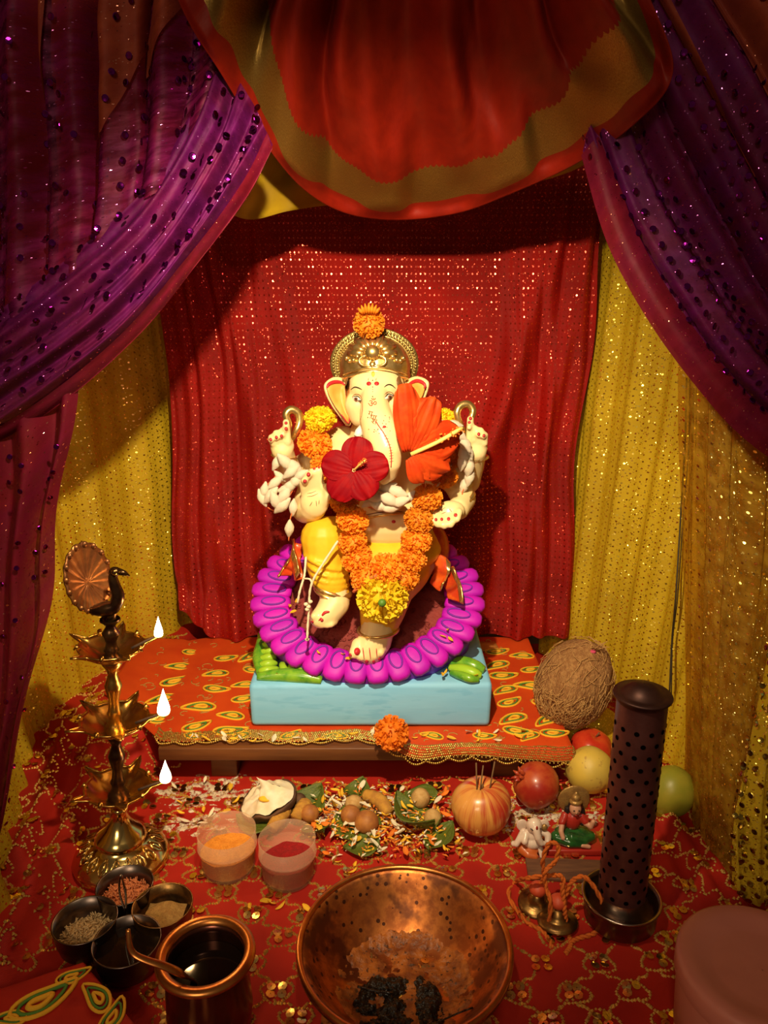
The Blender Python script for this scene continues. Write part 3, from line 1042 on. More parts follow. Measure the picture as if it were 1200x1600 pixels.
MB().grid(pr_sh, 110, 150, .60, .5).build('hanging_fold', M['purple_sheer'], pr)
HM = net([[W(x - 4, y + 8, Y - .006) for x, y, Y in R0], [W(x + 14, y - 14, Y - .018) for x, y, Y in R0], [W(x + 34, y - 30, Y - .010) for x, y, Y in R0]])
MB().grid(lambda u, v: HM(u, v), 90, 8, .60, .04).build('hem', M['wine_sheer'], pr)
for (v0, v1, n0, n1, ub) in ((.60, .70, .60, .64, .35), (.78, .92, .76, .79, .55)):  # same added strips here, coloured like lining glimpsed through the cloth
    MB().grid(lambda u, v: Vector(pr_sh(.0 + ub * v, (v0 + (v1 - v0) * u) * (1 - v) + (n0 + (n1 - n0) * u) * v)) + Vector((0, -.004, 0)), 16, 40, .08, .3).build('show_through_strip', M['show_through'], pr)
sequin_field(lambda u, v: pr_sh(u, .06 + .94 * v), 26, 24, pr, [M['seq_purple']], .0034, 290, keep=in_view)


def lin_r(u, v):
    p = W(1000 + 330 * u, -140, .90).lerp(crom([W(1000, 200, .90), W(1120, 400, .90), W(1240, 520, .90), W(1340, 560, .90)], u), v)
    p.y += .010 * math.sin(u * 16 + .6 * nz(v * 3, 8.))
    return p


tag(MB().grid(lin_r, 50, 40, .35, .5).build('lining_cloth', M['back_orange']), 'dull orange lining cloth behind the purple curtain above the yellow side cloth', 'cloth')

# red valance with a woven gold border
VO = [(225, -130, .72), (290, 25, .74), (345, 115, .77), (412, 222, .86), (475, 296, .95), (540, 333, 1.02), (620, 344, 1.05), (715, 333, 1.02), (800, 302, .96),
      (900, 256, .88), (990, 195, .78), (1052, 112, .75), (1010, -20, .73), (985, -130, .72)]
VI = [(440, -130, .74), (450, -130, .745), (465, -130, .75), (490, -130, .76), (520, -130, .77), (560, -130, .775), (620, -130, .78), (690, -130, .775), (740, -130, .77),
      (780, -130, .76), (810, -130, .75), (830, -130, .745), (850, -130, .74), (870, -130, .735)]
vo_ = [W(*p) for p in VO]; vi_ = [W(*p) for p in VI]


def val(u, v):
    a = crom(vo_, u); b = crom(vi_, u)
    p = a.lerp(b, v)
    # belly of the swag and its pleats
    p.y += -.015 * math.sin(PI * v) * math.sin(PI * u)
    k = sstep(.12, .5, v)
    s = u * 2 * PI * 7 + .8 * nz(v * 2.5, 31.) + .8 * nz(u * 5, v * 2, 33.)
    p.y += k * (.020 * math.sin(s) + .010 * math.sin(1.7 * s + 2))
    for (u0, u1, am, w) in ((.44, .40, .014, .018), (.56, .50, .016, .02), (.60, .57, .012, .015), (.47, .50, .010, .02)):
        c = u0 + (u1 - u0) * v
        p.y -= am * math.exp(-((u - c) / w) ** 2) * sstep(.10, .25, v) * (1 - .3 * v)
    for (uc, am, w) in ((.335, .020, .016), (.475, .016, .012), (.645, .020, .016)):
        p.y += am * math.tanh((u - uc) / w) * math.exp(-((u - uc) / (w * 3)) ** 2) * sstep(.0, .08, v) * sstep(.5, .25, v)
    p.y += (.009 * math.sin(u * 37 + 1.0) + .004 * math.sin(u * 83)) * sstep(0, .06, v) * (1 - .5 * k) + .002 * nz(u * 14, v * 6)
    return p


mv = MB()
mv.uv = []
NU, NV = 220, 90
acc = 0.; prev = None
for j in range(NV + 1):
    v = (j / NV) ** 1.15
    for i in range(NU + 1):
        p = val(i / NU, v); mv.v.append(tuple(p))
        mv.uv.append((i / NU * 1.1, 0))
        d = 0 if j == 0 else mv.uv[(j - 1) * (NU + 1) + i][1] + (Vector(mv.v[-1]) - Vector(mv.v[(j - 1) * (NU + 1) + i])).length
        mv.uv[-1] = (i / NU * 1.1, d)
for j in range(NV):
    for i in range(NU):
        a = j * (NU + 1) + i
        mv.f.append((a, a + 1, a + NU + 2, a + NU + 1))
tag(mv.build('valance', M['valance'], mods=[SOLID(.0012)]), 'red silk valance with a woven gold border draped across the top', 'valance')

# yellow satin swag just behind the valance
YO = [(410, 130, .93), (372, 250, .95), (352, 318, .97), (388, 343, .99), (450, 330, 1.02), (520, 320, 1.13), (620, 318, 1.14), (760, 300, 1.10), (905, 262, 1.00), (960, 190, .97)]
YI = [(440, 60, .94), (450, 90, .95), (460, 100, .96), (480, 100, .99), (510, 100, 1.05), (560, 100, 1.08), (620, 100, 1.08), (740, 100, 1.06), (850, 100, .98), (900, 90, .96)]
yo_ = [W(*p) for p in YO]; yi_ = [W(*p) for p in YI]


def ysw(u, v):
    p = crom(yo_, u).lerp(crom(yi_, u), v)
    p.y += .008 * math.sin(u * 50 + 3 * v) * sstep(0, .3, v) + .006 * nz(u * 14, v * 8)
    return p


tag(MB().grid(ysw, 90, 30, .6, .2).build('satin_swag', M['yellow_satin'], mods=[SOLID(.001)]), 'yellow satin swag tucked behind the red valance', 'cloth')


def wire(name, pts, r, label):
    return tag(MB().tube(spline(pts, 40), r, 6).build(name, M['wire']), label, 'wire')


def on_rw(px, py):
    """point where the ray meets the right-hand cloth"""
    best = None
    for i in range(61):
        for j in range(41):
            p = rw(i / 60, j / 40)
            d = p - CP; z = d.dot(FW)
            x = 600 + d.x / z * FPX; y = 800 - d.dot(UP) / z * FPX
            e = (x - px) ** 2 + (y - py) ** 2
            if best is None or e < best[0]: best = (e, p)
    return W(px, py, best[1].y - .040)


wire('hanging_wire', [on_rw(1073, 590), on_rw(1070, 700), on_rw(1064, 800), on_rw(1056, 930), on_rw(1050, 1000), on_rw(1046, 1085)], .0012, 'thin black wire hanging down the yellow side cloth')
wire('hanging_wire', [on_rw(1077, 590), on_rw(1076, 700), on_rw(1068, 800), on_rw(1059, 930), on_rw(1051, 1000), on_rw(1049, 1085)], .0008, 'finer dark wire beside the black one on the yellow side cloth')

# ------------------------------------------------------------------ the statue
BASE_Z = TZ + .0056
SHIFT = .028
W_plain = W


def W(px, py, Y): return W_plain(px, py, Y - SHIFT)

st = thing('elephant_headed_statue', (-.02, 1.08, BASE_Z), 'painted elephant-headed deity statue with gold crown seated on a purple ring', 'statue')


def caps(mb, ch):
    """chain of overlapping balls and tapered tubes given in pixels + depth, radius in pixels"""
    P = [W(a, b, Y) for a, b, Y, r in ch]
    Rr = [r * mpp(p) for (a, b, Y, r), p in zip(ch, P)]
    for i in range(len(P) - 1):
        n = max(2, int((P[i + 1] - P[i]).length / .004))
        for k in range(n + 1):
            t = k / n
            mb.ell(P[i].lerp(P[i + 1], t), Rr[i] + (Rr[i + 1] - Rr[i]) * t, nu=14, nv=8)
    if len(P) == 1: mb.ell(P[0], Rr[0])


def epx(mb, px, py, Y, rx, ry, rd, rot=0.):
    p = W(px, py, Y); k = mpp(p)
    q = Matrix.Rotation(rot, 3, 'Y')
    mb.ell(p, (rx * k, rd * k, ry * k), q, 24, 14)


def remeshed(mb, name, mat, parent, vox=.0022, smooth=6):
    o = mb.build(name, mat, parent, mods=[('REMESH', dict(mode='VOXEL', voxel_size=vox, use_smooth_shade=True)),
                                          ('SMOOTH', dict(factor=.5, iterations=smooth))])
    return o


# body: one continuous surface
b = MB()
epx(b, 600, 745, 1.105, 84, 92, 66)
epx(b, 606, 800, 1.085, 78, 60, 70)
epx(b, 592, 680, 1.09, 46, 40, 40)
epx(b, 588, 618, 1.072, 51, 52, 46)
epx(b, 588, 603, 1.058, 44, 34, 42)
caps(b, [(561, 632, 1.052, 23), (563, 648, 1.052, 19)])
caps(b, [(611, 630, 1.052, 23), (610, 648, 1.052, 19)])
caps(b, [(587, 608, 1.036, 20), (585, 630, 1.022, 22), (588, 655, 1.004, 27), (596, 679, .988, 30), (605, 702, .976, 25), (609, 722, .974, 19), (608, 738, .98, 14), (600, 749, .985, 9)])
# viewer-left raised arm and hand
caps(b, [(535, 695, 1.105, 30), (482, 730, 1.12, 25), (455, 742, 1.10, 21), (446, 718, 1.07, 17), (441, 702, 1.055, 18)])
epx(b, 441, 697, 1.052, 19, 20, 12, .2)
for (x0, y0, x1, y1, r) in ((427, 692, 424, 684, 6.5), (433, 688, 432, 677, 6.5), (441, 686, 441, 674, 6.5), (450, 690, 447, 660, 6.3)):
    caps(b, [(x0, y0, 1.045, r), (x1, y1, 1.043, r * .95)])
for (x, y) in ((423, 688), (432, 684), (440, 681), (446, 671)): caps(b, [(x, y, 1.036, 4.5)])
# viewer-right raised arm
caps(b, [(655, 695, 1.105, 30), (705, 728, 1.12, 24), (732, 752, 1.10, 19), (742, 722, 1.07, 16), (744, 705, 1.055, 17)])
epx(b, 744, 697, 1.052, 18, 22, 12, -.2)
for (x0, y0, x1, y1, r) in ((757, 692, 758, 680, 6.0), (750, 688, 751, 673, 6.3), (742, 686, 742, 670, 6.3), (733, 690, 735, 655, 6.3)):
    caps(b, [(x0, y0, 1.045, r), (x1, y1, 1.043, r * .95)])
for (x, y) in ((756, 682), (748, 680), (733, 668)): caps(b, [(x, y, 1.036, 4.5)])
# viewer-left lowered arm, palm out
caps(b, [(535, 710, 1.095, 30), (490, 765, 1.07, 25), (478, 795, 1.04, 23), (488, 792, 1.02, 23)])
epx(b, 492, 783, 1.006, 23, 27, 12, .1)
for (x0, y0, x1, y1, r) in ((476, 770, 474, 755, 7), (484, 764, 481, 746, 7.2), (493, 761, 489, 738, 7.2), (502, 764, 498, 736, 7)):
    caps(b, [(x0, y0, 1.004, r), (x1, y1, .998, r)])
for (x, y) in ((476, 751), (482, 742)): caps(b, [(x, y, .990, 6.3)])
caps(b, [(506, 785, 1.004, 9), (512, 775, .998, 8), (513, 760, .994, 6.5)])
# viewer-right lowered arm, palm up
caps(b, [(665, 710, 1.095, 30), (712, 752, 1.085, 22), (725, 780, 1.06, 19), (716, 795, 1.03, 18)])
epx(b, 702, 800, 1.01, 25, 18, 18, -.15)
for (x0, y0, x1, y1, r) in ((682, 804, 677, 815, 6.5), (688, 808, 684, 819, 6.8), (698, 810, 694, 821, 7), (707, 808, 704, 819, 7), (717, 800, 714, 811, 6.5)):
    caps(b, [(x0, y0, .995, r), (x1, y1, .985, r * .95)])
# feet
caps(b, [(520, 915, 1.005, 22), (523, 942, .995, 24), (512, 958, .985, 21), (500, 966, .978, 16)])
for k, (x, y, r) in enumerate(((491, 963, 7), (496, 972, 7), (503, 976, 6.5), (511, 977, 6), (518, 976, 5.5))): caps(b, [(x + 5, y - 4, .978, r), (x, y, .97, r * .9)])
caps(b, [(592, 975, 1.0, 27), (586, 1000, .995, 27), (578, 1014, .99, 25)])
for (x, y, r) in ((553, 1021, 9.5), (564, 1026, 8.5), (575, 1027, 8), (585, 1025, 7.5), (595, 1020, 7)):
    caps(b, [(x + (575 - x) * .25, y - 15, .985, r), (x, y, .974, r * .9)])
body = remeshed(b, 'body', M['skin'], st, .0021, 5)

# clothes
d = MB()
caps(d, [(575, 855, 1.10, 46), (540, 848, 1.07, 42), (505, 842, 1.02, 36)])
caps(d, [(505, 842, 1.02, 36), (509, 880, 1.012, 32), (518, 916, 1.008, 25)])
caps(d, [(640, 855, 1.10, 50), (628, 885, 1.06, 47), (606, 912, 1.025, 44), (598, 950, 1.01, 37), (592, 978, 1.005, 29)])
epx(d, 610, 858, 1.072, 80, 34, 66)
for k, (x, y, r) in enumerate(((509, 874, 34), (511, 886, 33.2), (514, 897, 31.5), (516, 907, 29.5), (518, 916, 27.5))):
    c = W(x, y, 1.012 - k * .001); kk = mpp(c)
    n_ = Matrix.Rotation(.25, 3, 'Y')
    d.tube([c + n_ @ Vector((math.cos(t * PI / 12) * r * kk, math.sin(t * PI / 12) * r * kk, .002 * math.sin(t * PI / 6 + k))) for t in range(24)], .0028, 6, closed=True)
for k in range(0):
    x0 = 575 + k * 14
    d.tube(spline([W(606 + (k - 2.5) * 7, 832, 1.028), W(606 + (k - 2.5) * 12, 850, 1.030), W(606 + (k - 2.5) * 18, 872, 1.036)], 10), [.0034] * 10, 6)
remeshed(d, 'dhoti', M['dhoti'], st, .0024, 3)

# surface lookup on the finished body, for painted marks
dg = bpy.context.evaluated_depsgraph_get()
ev = body.evaluated_get(dg)
mtmp = ev.to_mesh()
off = np.array(WM[body].translation)
bvh = BVHTree.FromPolygons([tuple(np.array(v.co) + off) for v in mtmp.vertices], [tuple(p.vertices) for p in mtmp.polygons])
ev.to_mesh_clear()


def on_body(px, py, lift=.0004, Yd=1.0):
    dr = ray(px, py).normalized()
    loc, nn, i, dist = bvh.ray_cast(CP, dr)
    if loc is None or loc.y > 1.10: return W(px, py, Yd), -dr
    if nn.dot(dr) > 0: nn = -nn
    return loc + nn * lift, nn


def stroke(pts, r, name, mat, parent=st, n=16, taper=True, closed=False):
    """painted line, laid on the body surface"""
    pp = []
    v2 = [Vector((x, y, 0)) for x, y in pts]
    q = spline(v2, n) if len(pts) > 2 else [v2[0].lerp(v2[-1], i / (n - 1)) for i in range(n)]
    for p in q: pp.append(on_body(p.x, p.y, .0002)[0])
    k = mpp(pp[0])
    rr = [r * k * (math.sin(PI * (i + .6) / n) ** .5 if taper else 1) for i in range(n)]
    return MB().tube(pp, rr, 5, closed=closed).build(name, mat, parent)


def blob(px, py, rx, ry, name, mat, parent=st, th=.0009, rot=0., n=14, rim=None):
    """painted spot"""
    mb = MB()
    c, nn = on_body(px, py, th)
    vs = [c]
    for i in range(n):
        a = 2 * PI * i / n
        x = math.cos(a) * rx; y = math.sin(a) * ry
        vs.append(on_body(px + x * math.cos(rot) - y * math.sin(rot), py + x * math.sin(rot) + y * math.cos(rot), th * .35 if rim is None else rim)[0])
    mb.add(vs, [(0, i + 1, (i + 1) % n + 1) for i in range(n)])
    return mb.build(name, mat, parent, mods=[SOLID(.0003)])


# face paint
stroke([(548, 609), (554, 605), (560, 606), (566, 609)], 1.1, 'eyebrow', M['ink'])
stroke([(600, 605), (606, 601), (612, 602), (618, 607)], 1.1, 'eyebrow', M['ink'])
for (cx, cy, s) in ((557.5, 623.5, 1), (608, 620, -1)):
    e = blob(cx, cy, 7.2, 3.8, 'eye', M['white_paint'], rot=.35 * s, th=.0008, rim=.0003)
    blob(cx - .4 * s, cy + .2, 3.2, 3.2, 'iris', M['brown_ink'], e, .0014, rim=.0011)
    blob(cx - .4 * s, cy + .2, 1.6, 1.6, 'pupil', M['ink'], e, .0019, rim=.0016)
    stroke([(cx - 7, cy - 2.2 * s - .8), (cx - 2, cy - 4.2), (cx + 3, cy - 3.4), (cx + 7.5, cy + 2.5 * s)], 1.0, 'eyelid_line', M['ink'])
    stroke([(cx - 8, cy - 3), (cx - 2, cy - 7.5), (cx + 5, cy - 6), (cx + 8.5, cy + 1.)], .5, 'eyelid_fold', M['brown_ink'])
    stroke([(cx - 7, cy - 1.5 * s), (cx - 2, cy + 3.8), (cx + 3, cy + 4.2), (cx + 7.5, cy + 2.5 * s)], .5, 'lower_lid_line', M['brown_ink'])
for x in (576.5, 588.5):
    blob(x, 599.5, 3.8, 3.2, 'forehead_mark', M['red_paint'])
    stroke([(x - .3, 596), (x - 1, 593), (x + .2, 590.5)], .5, 'mark_stalk', M['brown_ink'])
blob(583, 584.5, 2.6, 4.5, 'turmeric_smear', pm('turmeric_smear', (.80, .52, .08), rough=.8))
for y, r in ((594.5, .9), (605, .8), (608.5, .5), (612, .5), (620, .9)): blob(582.3, y, r, r, 'forehead_dot', M['ink'], n=8)
# the om sign and the letters below it
def glyph(txt, px, py, hpx, mat, name, rot=0.):
    cu = bpy.data.curves.new('glyph', 'FONT'); cu.body = txt; cu.size = 1.0; cu.align_x = 'CENTER'; cu.align_y = 'CENTER'
    o = bpy.data.objects.new('glyph', cu); COL.objects.link(o)
    bpy.context.view_layer.update()
    me = bpy.data.meshes.new_from_object(o.evaluated_get(bpy.context.evaluated_depsgraph_get()))
    bpy.data.objects.remove(o); bpy.data.curves.remove(cu)
    if len(me.vertices) == 0: return None
    v = np.array([x.co for x in me.vertices]); lo, hi = v.min(0), v.max(0); c = (lo + hi) / 2; k = hpx / max(1e-6, hi[1] - lo[1])
    mb = MB()
    vs = []
    for p in v:
        x, y = (p[0] - c[0]) * k, -(p[1] - c[1]) * k
        vs.append(on_body(px + x * math.cos(rot) - y * math.sin(rot), py + x * math.sin(rot) + y * math.cos(rot), .0006)[0])
    mb.add(vs, [tuple(f.vertices) for f in me.polygons])
    bpy.data.meshes.remove(me)
    return mb.build(name, mat, st, smooth=False)


glyph('\u0950', 582, 628.5, 12.5, pm('om_red', (.45, .07, .04), rough=.6), 'om_symbol')
glyph('\u0917', 579, 647, 8, M['brown_ink'], 'painted_letter', .25)
glyph('\u0923', 583.5, 653, 8, M['brown_ink'], 'painted_letter', .25)
glyph('\u0936', 585, 659, 8, M['brown_ink'], 'painted_letter', .25)
tr = [(587, 658), (592, 666), (599, 676), (605, 687), (609, 698), (611, 708), (611.5, 718), (611, 730)]
stroke(tr, .9, 'trunk_line', M['red_paint'], n=30, taper=False)
for k in range(10):
    t = .35 + .06 * k
    p = crom([Vector((x, y, 0)) for x, y in tr], t)
    stroke([(p.x - 3, p.y + .8), (p.x + 3, p.y - .4)], .45, 'trunk_tick', M['brown_ink'], n=4)
for k in range(26):
    blob(RND.uniform(574, 610), RND.uniform(648, 678), RND.uniform(.4, .9), RND.uniform(.4, .9), 'powder_speck', M['brown_ink'] if k % 3 else M['red_paint'], n=6)
blob(600.5, 667, 2.8, 1.8, 'vermilion_smear', M['red_paint'])
stroke([(565, 622), (566.5, 634), (566, 646), (563, 657)], .5, 'cheek_line', M['brown_ink'])
# hair patches beside the crown
blob(543, 600, 4, 11, 'hair_patch', pm('hair_brown', (.16, .07, .02), rough=.5), rot=.15)
blob(626, 598, 6.5, 11, 'hair_patch', bpy.data.materials['hair_brown'], rot=-.2)
# nails
for (x, y, r) in ((423, 687, 2.4), (432, 683.5, 2.4), (440, 681.5, 2.4), (447, 670, 2.6), (447, 661, 2.4), (735, 654, 2.4), (733.5, 660, 2.4), (748, 678.5, 2.4), (756, 681, 2.4),
                  (476.5, 752, 3), (482, 741.5, 3), (491, 732, 2.4), (498.5, 730, 2.2), (513, 759, 2.4),
                  (672.5, 814, 2.4), (681, 812, 2.4), (690, 811.5, 2.4), (701, 811, 2.8), (712, 805, 2.8),
                  (488, 972, 2.4), (503, 969, 2.6), (547, 1024, 3), (561, 1033, 3.2), (573, 1034, 3), (584, 1034, 2.6), (593, 1030, 2.4)):
    blob(x, y, r, r * 1.1, 'nail', M['nail'], n=9)
for pts in ([(480, 771), (487, 770), (494, 767)], [(480, 776), (488, 775), (497, 771)], [(484, 791), (488, 784)], [(494.5, 791), (494, 782)], [(498, 788), (499, 781)],
            [(683, 797), (690, 796), (696, 793)], [(690, 803), (697, 800)], [(706, 800), (702, 795)]):
    stroke(pts, .5, 'palm_line', M['brown_ink'], n=8)
stroke([(503, 962), (508, 957), (515, 956)], 2.4, 'foot_mark', M['red_paint'], n=8)
stroke([(502, 965), (498, 970)], 1.4, 'foot_mark', M['red_paint'], n=5)
blob(558, 1018, 5, 6, 'foot_mark', M['red_paint'])
for x0, y0, x1, y1 in ((567, 1012, 569, 1030), (577, 1012, 579, 1030), (588, 1013, 589, 1027)): stroke([(x0, y0), (x1, y1)], .9, 'toe_line', M['red_paint'], n=6)
blob(615, 815, 3.2, 2.6, 'navel', M['red_paint'])
stroke([(566, 806), (590, 801), (620, 799), (640, 802)], .8, 'belly_fold', M['brown_ink'])

# ears: a thick flap with an orange hollow and a red rim
def ear(pts, hol, tipY):
    n = 40
    loop = spline([W(x, y, Y) for x, y, Y in pts + [pts[0]]], n + 1)[:-1]
    c = sum(loop, Vector()) / n
    mb = MB(); vs = []; fs = []
    R_ = 5
    for k in range(R_ + 1):
        t = k / R_
        for p in loop:
            q = c.lerp(p, t); q = q + Vector((0, .012 * (1 - t ** 2), 0)); vs.append(q)
    for k in range(R_):
        for i in range(n):
            a = k * n + i; b2 = k * n + (i + 1) % n
            fs.append((a, b2, b2 + n, a + n))
    mb.add(vs, fs)
    e = mb.build('ear', M['skin'], st, mods=[SOLID(.006), SUB(1)])
    lp2 = spline([W(x, y, Y - .006) for x, y, Y in hol + [hol[0]]], n + 1)[:-1]
    c2 = sum(lp2, Vector()) / n + Vector((0, .008, 0))
    mb = MB(); mb.add([c2] + [c2.lerp(p, .55) + Vector((0, .001, 0)) for p in lp2] + lp2,
                      [(0, i + 1, (i + 1) % n + 1) for i in range(n)] + [(i + 1, i + 1 + n, (i + 1) % n + 1 + n, (i + 1) % n + 1) for i in range(n)])
    mb.build('ear_hollow', M['ear_in'], e, mods=[SOLID(.001)])
    return e, lp2


e, lp = ear([(545, 606, 1.062), (538, 592, 1.07), (522, 589, 1.062), (508, 599, 1.05), (509, 613, 1.048), (519, 633, 1.05), (531, 650, 1.052), (546, 667, 1.056), (550, 642, 1.056)],
            [(541, 606, 1.062), (534, 598, 1.065), (521, 597, 1.058), (512, 603, 1.05), (513, 614, 1.048), (523, 634, 1.05), (535, 650, 1.05), (545, 661, 1.054), (545, 636, 1.057)], 1.05)
MB().tube(lp[2:16], [.0012 + .0014 * math.sin(PI * i / 13) for i in range(14)], 6).build('ear_rim_paint', M['red_paint'], e)
MB().tube(lp[26:38], .0009, 6).build('ear_edge_paint', M['red_paint'], e)
e, lp = ear([(631, 608, 1.062), (636, 594, 1.07), (651, 588, 1.062), (668, 595, 1.05), (668, 608, 1.048), (661, 626, 1.05), (650, 642, 1.052), (634, 650, 1.056), (628, 632, 1.058)],
            [(635, 608, 1.062), (640, 600, 1.065), (652, 595, 1.058), (663, 600, 1.05), (663, 609, 1.048), (657, 624, 1.05), (647, 637, 1.052), (636, 643, 1.056), (633, 628, 1.057)], 1.05)
MB().tube(lp[2:18], [.0012 + .0014 * math.sin(PI * i / 15) for i in range(16)], 6).build('ear_rim_paint', M['red_paint'], e)
# tusk stump
MB().tube([W(566, 668, 1.01), W(561, 676, 1.004), W(557, 682, 1.0)], [.005, .0058, .004], 10).build('tusk', M['white_paint'], st)

# crown
cr = bpy.data.objects.new('crown', None); link(cr, st, Matrix.Translation(W(586, 590, 1.07)))
C0 = W(586, 588, 1.085); k0 = mpp(C0)
prof = [(47, -6), (53, -4), (54.5, 2), (53, 8), (54, 12), (53.5, 20), (51, 29), (46, 38), (38, 47), (27, 54), (14, 58), (0.5, 59)]


def crown_fn(a, z):
    return 1.0 + .010 * math.sin(a * 24) * (1 if z > 12 * k0 else 0)


cap_ = MB().lathe([(r * k0, z * k0) for r, z in prof], 72, Matrix.Translation(C0) @ Matrix.Scale(.86, 4, Vector((0, 1, 0))), crown_fn)
cap_bvh = BVHTree.FromPolygons(cap_.v, cap_.f)
cap_.build('crown_cap', M['gold'], cr, mods=[SOLID(.002)])


def crown_front(px, py, lift=0.):
    """point on the front of the crown cap under a pixel"""
    dr = ray(px, py).normalized()
    loc, nn, i_, dist = cap_bvh.ray_cast(CP, dr)
    if loc is None: loc = W(px, py, C0.y + SHIFT - .01)
    return loc - dr * (lift + .001)


MB().tube([crown_front(x, 590 - 12 * math.sin(PI * (x - 534) / 104) + 2, .007) for x in np.linspace(536, 636, 30)], .0022, 6).build('crown_band', M['gold'], cr)
MB().tube([crown_front(x, 584 - 12 * math.sin(PI * (x - 534) / 104) + 2, .005) for x in np.linspace(536, 636, 30)], .0014, 6).build('crown_band', M['gold'], cr)
MB().ell(crown_front(582, 552, .003), (.0105, .008, .0105), None, 16, 10).build('crown_boss', M['gold'], cr)
for k in range(9):
    a = PI * (k + .0) / 8
    r0, r1 = 12, 34
    ps = [crown_front(582 + math.cos(a) * r * 1.1, 552 - math.sin(a) * r * .85, .002) for r in (r0, r0 + 5, r0 + 10, r1)]
    MB().tube(ps, [.0024, .0048, .0062, .0034], 8).build('crown_petal', M['gold'], cr)
for s in (-1, 1):
    ps = [crown_front(582 + s * (9 + 12 * math.cos(t)), 566 + 8 * math.sin(t) - 2, .004) for t in np.linspace(-1.5, 3.6, 16)]
    MB().tube(ps, [.0026 - .0001 * i for i in range(16)], 6).build('crown_scroll', M['gold'], cr)
    for k in range(7):
        a = .35 + k * .33
        ps = crown_front(586 + s * (34 + 12 * math.cos(a * 1.6)), 552 + 12 * math.sin(a * 2.0), .002)
        MB().ell(ps, .0034, None, 8, 6).build('crown_bead', M['gold'], cr)
MB().ell(crown_front(582, 571, .003), (.005, .004, .006), None, 10, 8).build('crown_drop', M['gold'], cr)
# beaded halo behind the crown
HC = W(585, 568, 1.105); hk = mpp(HC)
HS = Matrix.Scale(.80, 4, Vector((0, 0, 1)))
hm = MB()
hm.lathe([(50 * hk, -.003), (60 * hk, -.005), (68 * hk, -.003), (69 * hk, .003), (66 * hk, .004), (40 * hk, .003)], 64, Matrix.Translation(HC) @ HS @ Matrix.Rotation(PI / 2, 4, 'X'))
hm.build('halo', M['gold_dark'], cr)
hb = MB()
for ring, r in ((64, 0), (58, 1), (52, 2)):
    for i in range(70):
        a = 2 * PI * i / 70 + r * .045
        hb.ell(HC + Vector((math.cos(a) * ring * hk, -.006, math.sin(a) * ring * hk * .8)), .0021, None, 6, 4)
tag(hb.build('halo_beads', M['gold_dark'], cr), kind='stuff')
MB().tube([HC + Vector((math.cos(a) * 55 * hk, -.006, math.sin(a) * 55 * hk * .8)) for a in np.linspace(0, 2 * PI, 64)[:-1]], .0015, 6, closed=True).build('halo_wire', M['gold'], cr)


# gold hand-held loops, bangles and anklets
def gloop(pts, Y, r, name='hand_emblem'):
    MB().tube(spline([W(x, y, Y + dy) for x, y, dy in pts], 30), [r * (.55 + .45 * math.sin(PI * i / 29)) for i in range(30)], 10).build(name, M['gold'], st)


gloop([(452, 682, .01), (452, 664, .0), (447, 648, 0), (455, 640, .004), (466, 646, .006), (468, 660, .004), (462, 676, .0), (456, 688, .01)], 1.055, .0058)
gloop([(728, 684, .01), (720, 664, .0), (714, 646, 0), (720, 634, .004), (732, 632, .006), (739, 642, .004), (735, 656, .0), (730, 672, .01)], 1.055, .0054)


def band(px, py, Y, r, tilt, name, th=.0026, ax='Y'):
    c = W(px, py, Y); k = mpp(c)
    q = Matrix.Rotation(tilt, 3, ax)
    MB().tube([c + q @ Vector((math.cos(a) * r * k, math.sin(a) * r * k * .9, 0)) for a in np.linspace(0, 2 * PI, 33)[:-1]], th, 8, closed=True).build(name, M['gold'], st)


band(519, 919, 1.006, 28.5, .35, 'anklet', .0044)
band(519, 927, 1.004, 27.5, .35, 'anklet', .0030)
band(591, 984, 1.0, 31, -.05, 'anklet', .0026)
band(444, 713, 1.062, 18.5, .2, 'bangle', .0022)
band(743, 717, 1.065, 18.5, -.2, 'bangle', .0026)
band(480, 797, 1.035, 25, .5, 'bangle', .0026)
band(722, 783, 1.055, 21, -.6, 'bangle', .0034)
band(718, 790, 1.045, 20.5, -.6, 'bangle', .0022)
band(520, 715, 1.10, 32, .9, 'armlet', .003)
band(690, 718, 1.112, 30, -.9, 'armlet', .003)
for k in range(6):
    MB().ell(W(738 + k * 2.2, 716 + k * .6, 1.046), (.0011, .0011, .0034), None, 6, 6).build('bangle_drop', M['gold'], st)
MB().tube([on_body(x, y, .0016)[0] for x, y in ((566, 812), (590, 806), (615, 803), (640, 801))], .0018, 6).build('waist_chain', M['gold'], st)

# orange sash ends with gold edge
def sash(rows, name='sash_end'):
    f = net([[W(*p) for p in r] for r in rows])
    g = lambda u, v: f(u, v) + Vector((0, .004 * math.sin(u * 9 + v * 3), 0))
    o = MB().grid(g, 16, 16).build(name, M['sash'], st, mods=[SOLID(.003)])
    MB().grid(lambda u, v: g(u, .70 + .32 * v) + Vector((0, -.0022, 0)), 16, 6).build('sash_edge', M['gold'], o, mods=[SOLID(.0018)])
    return o


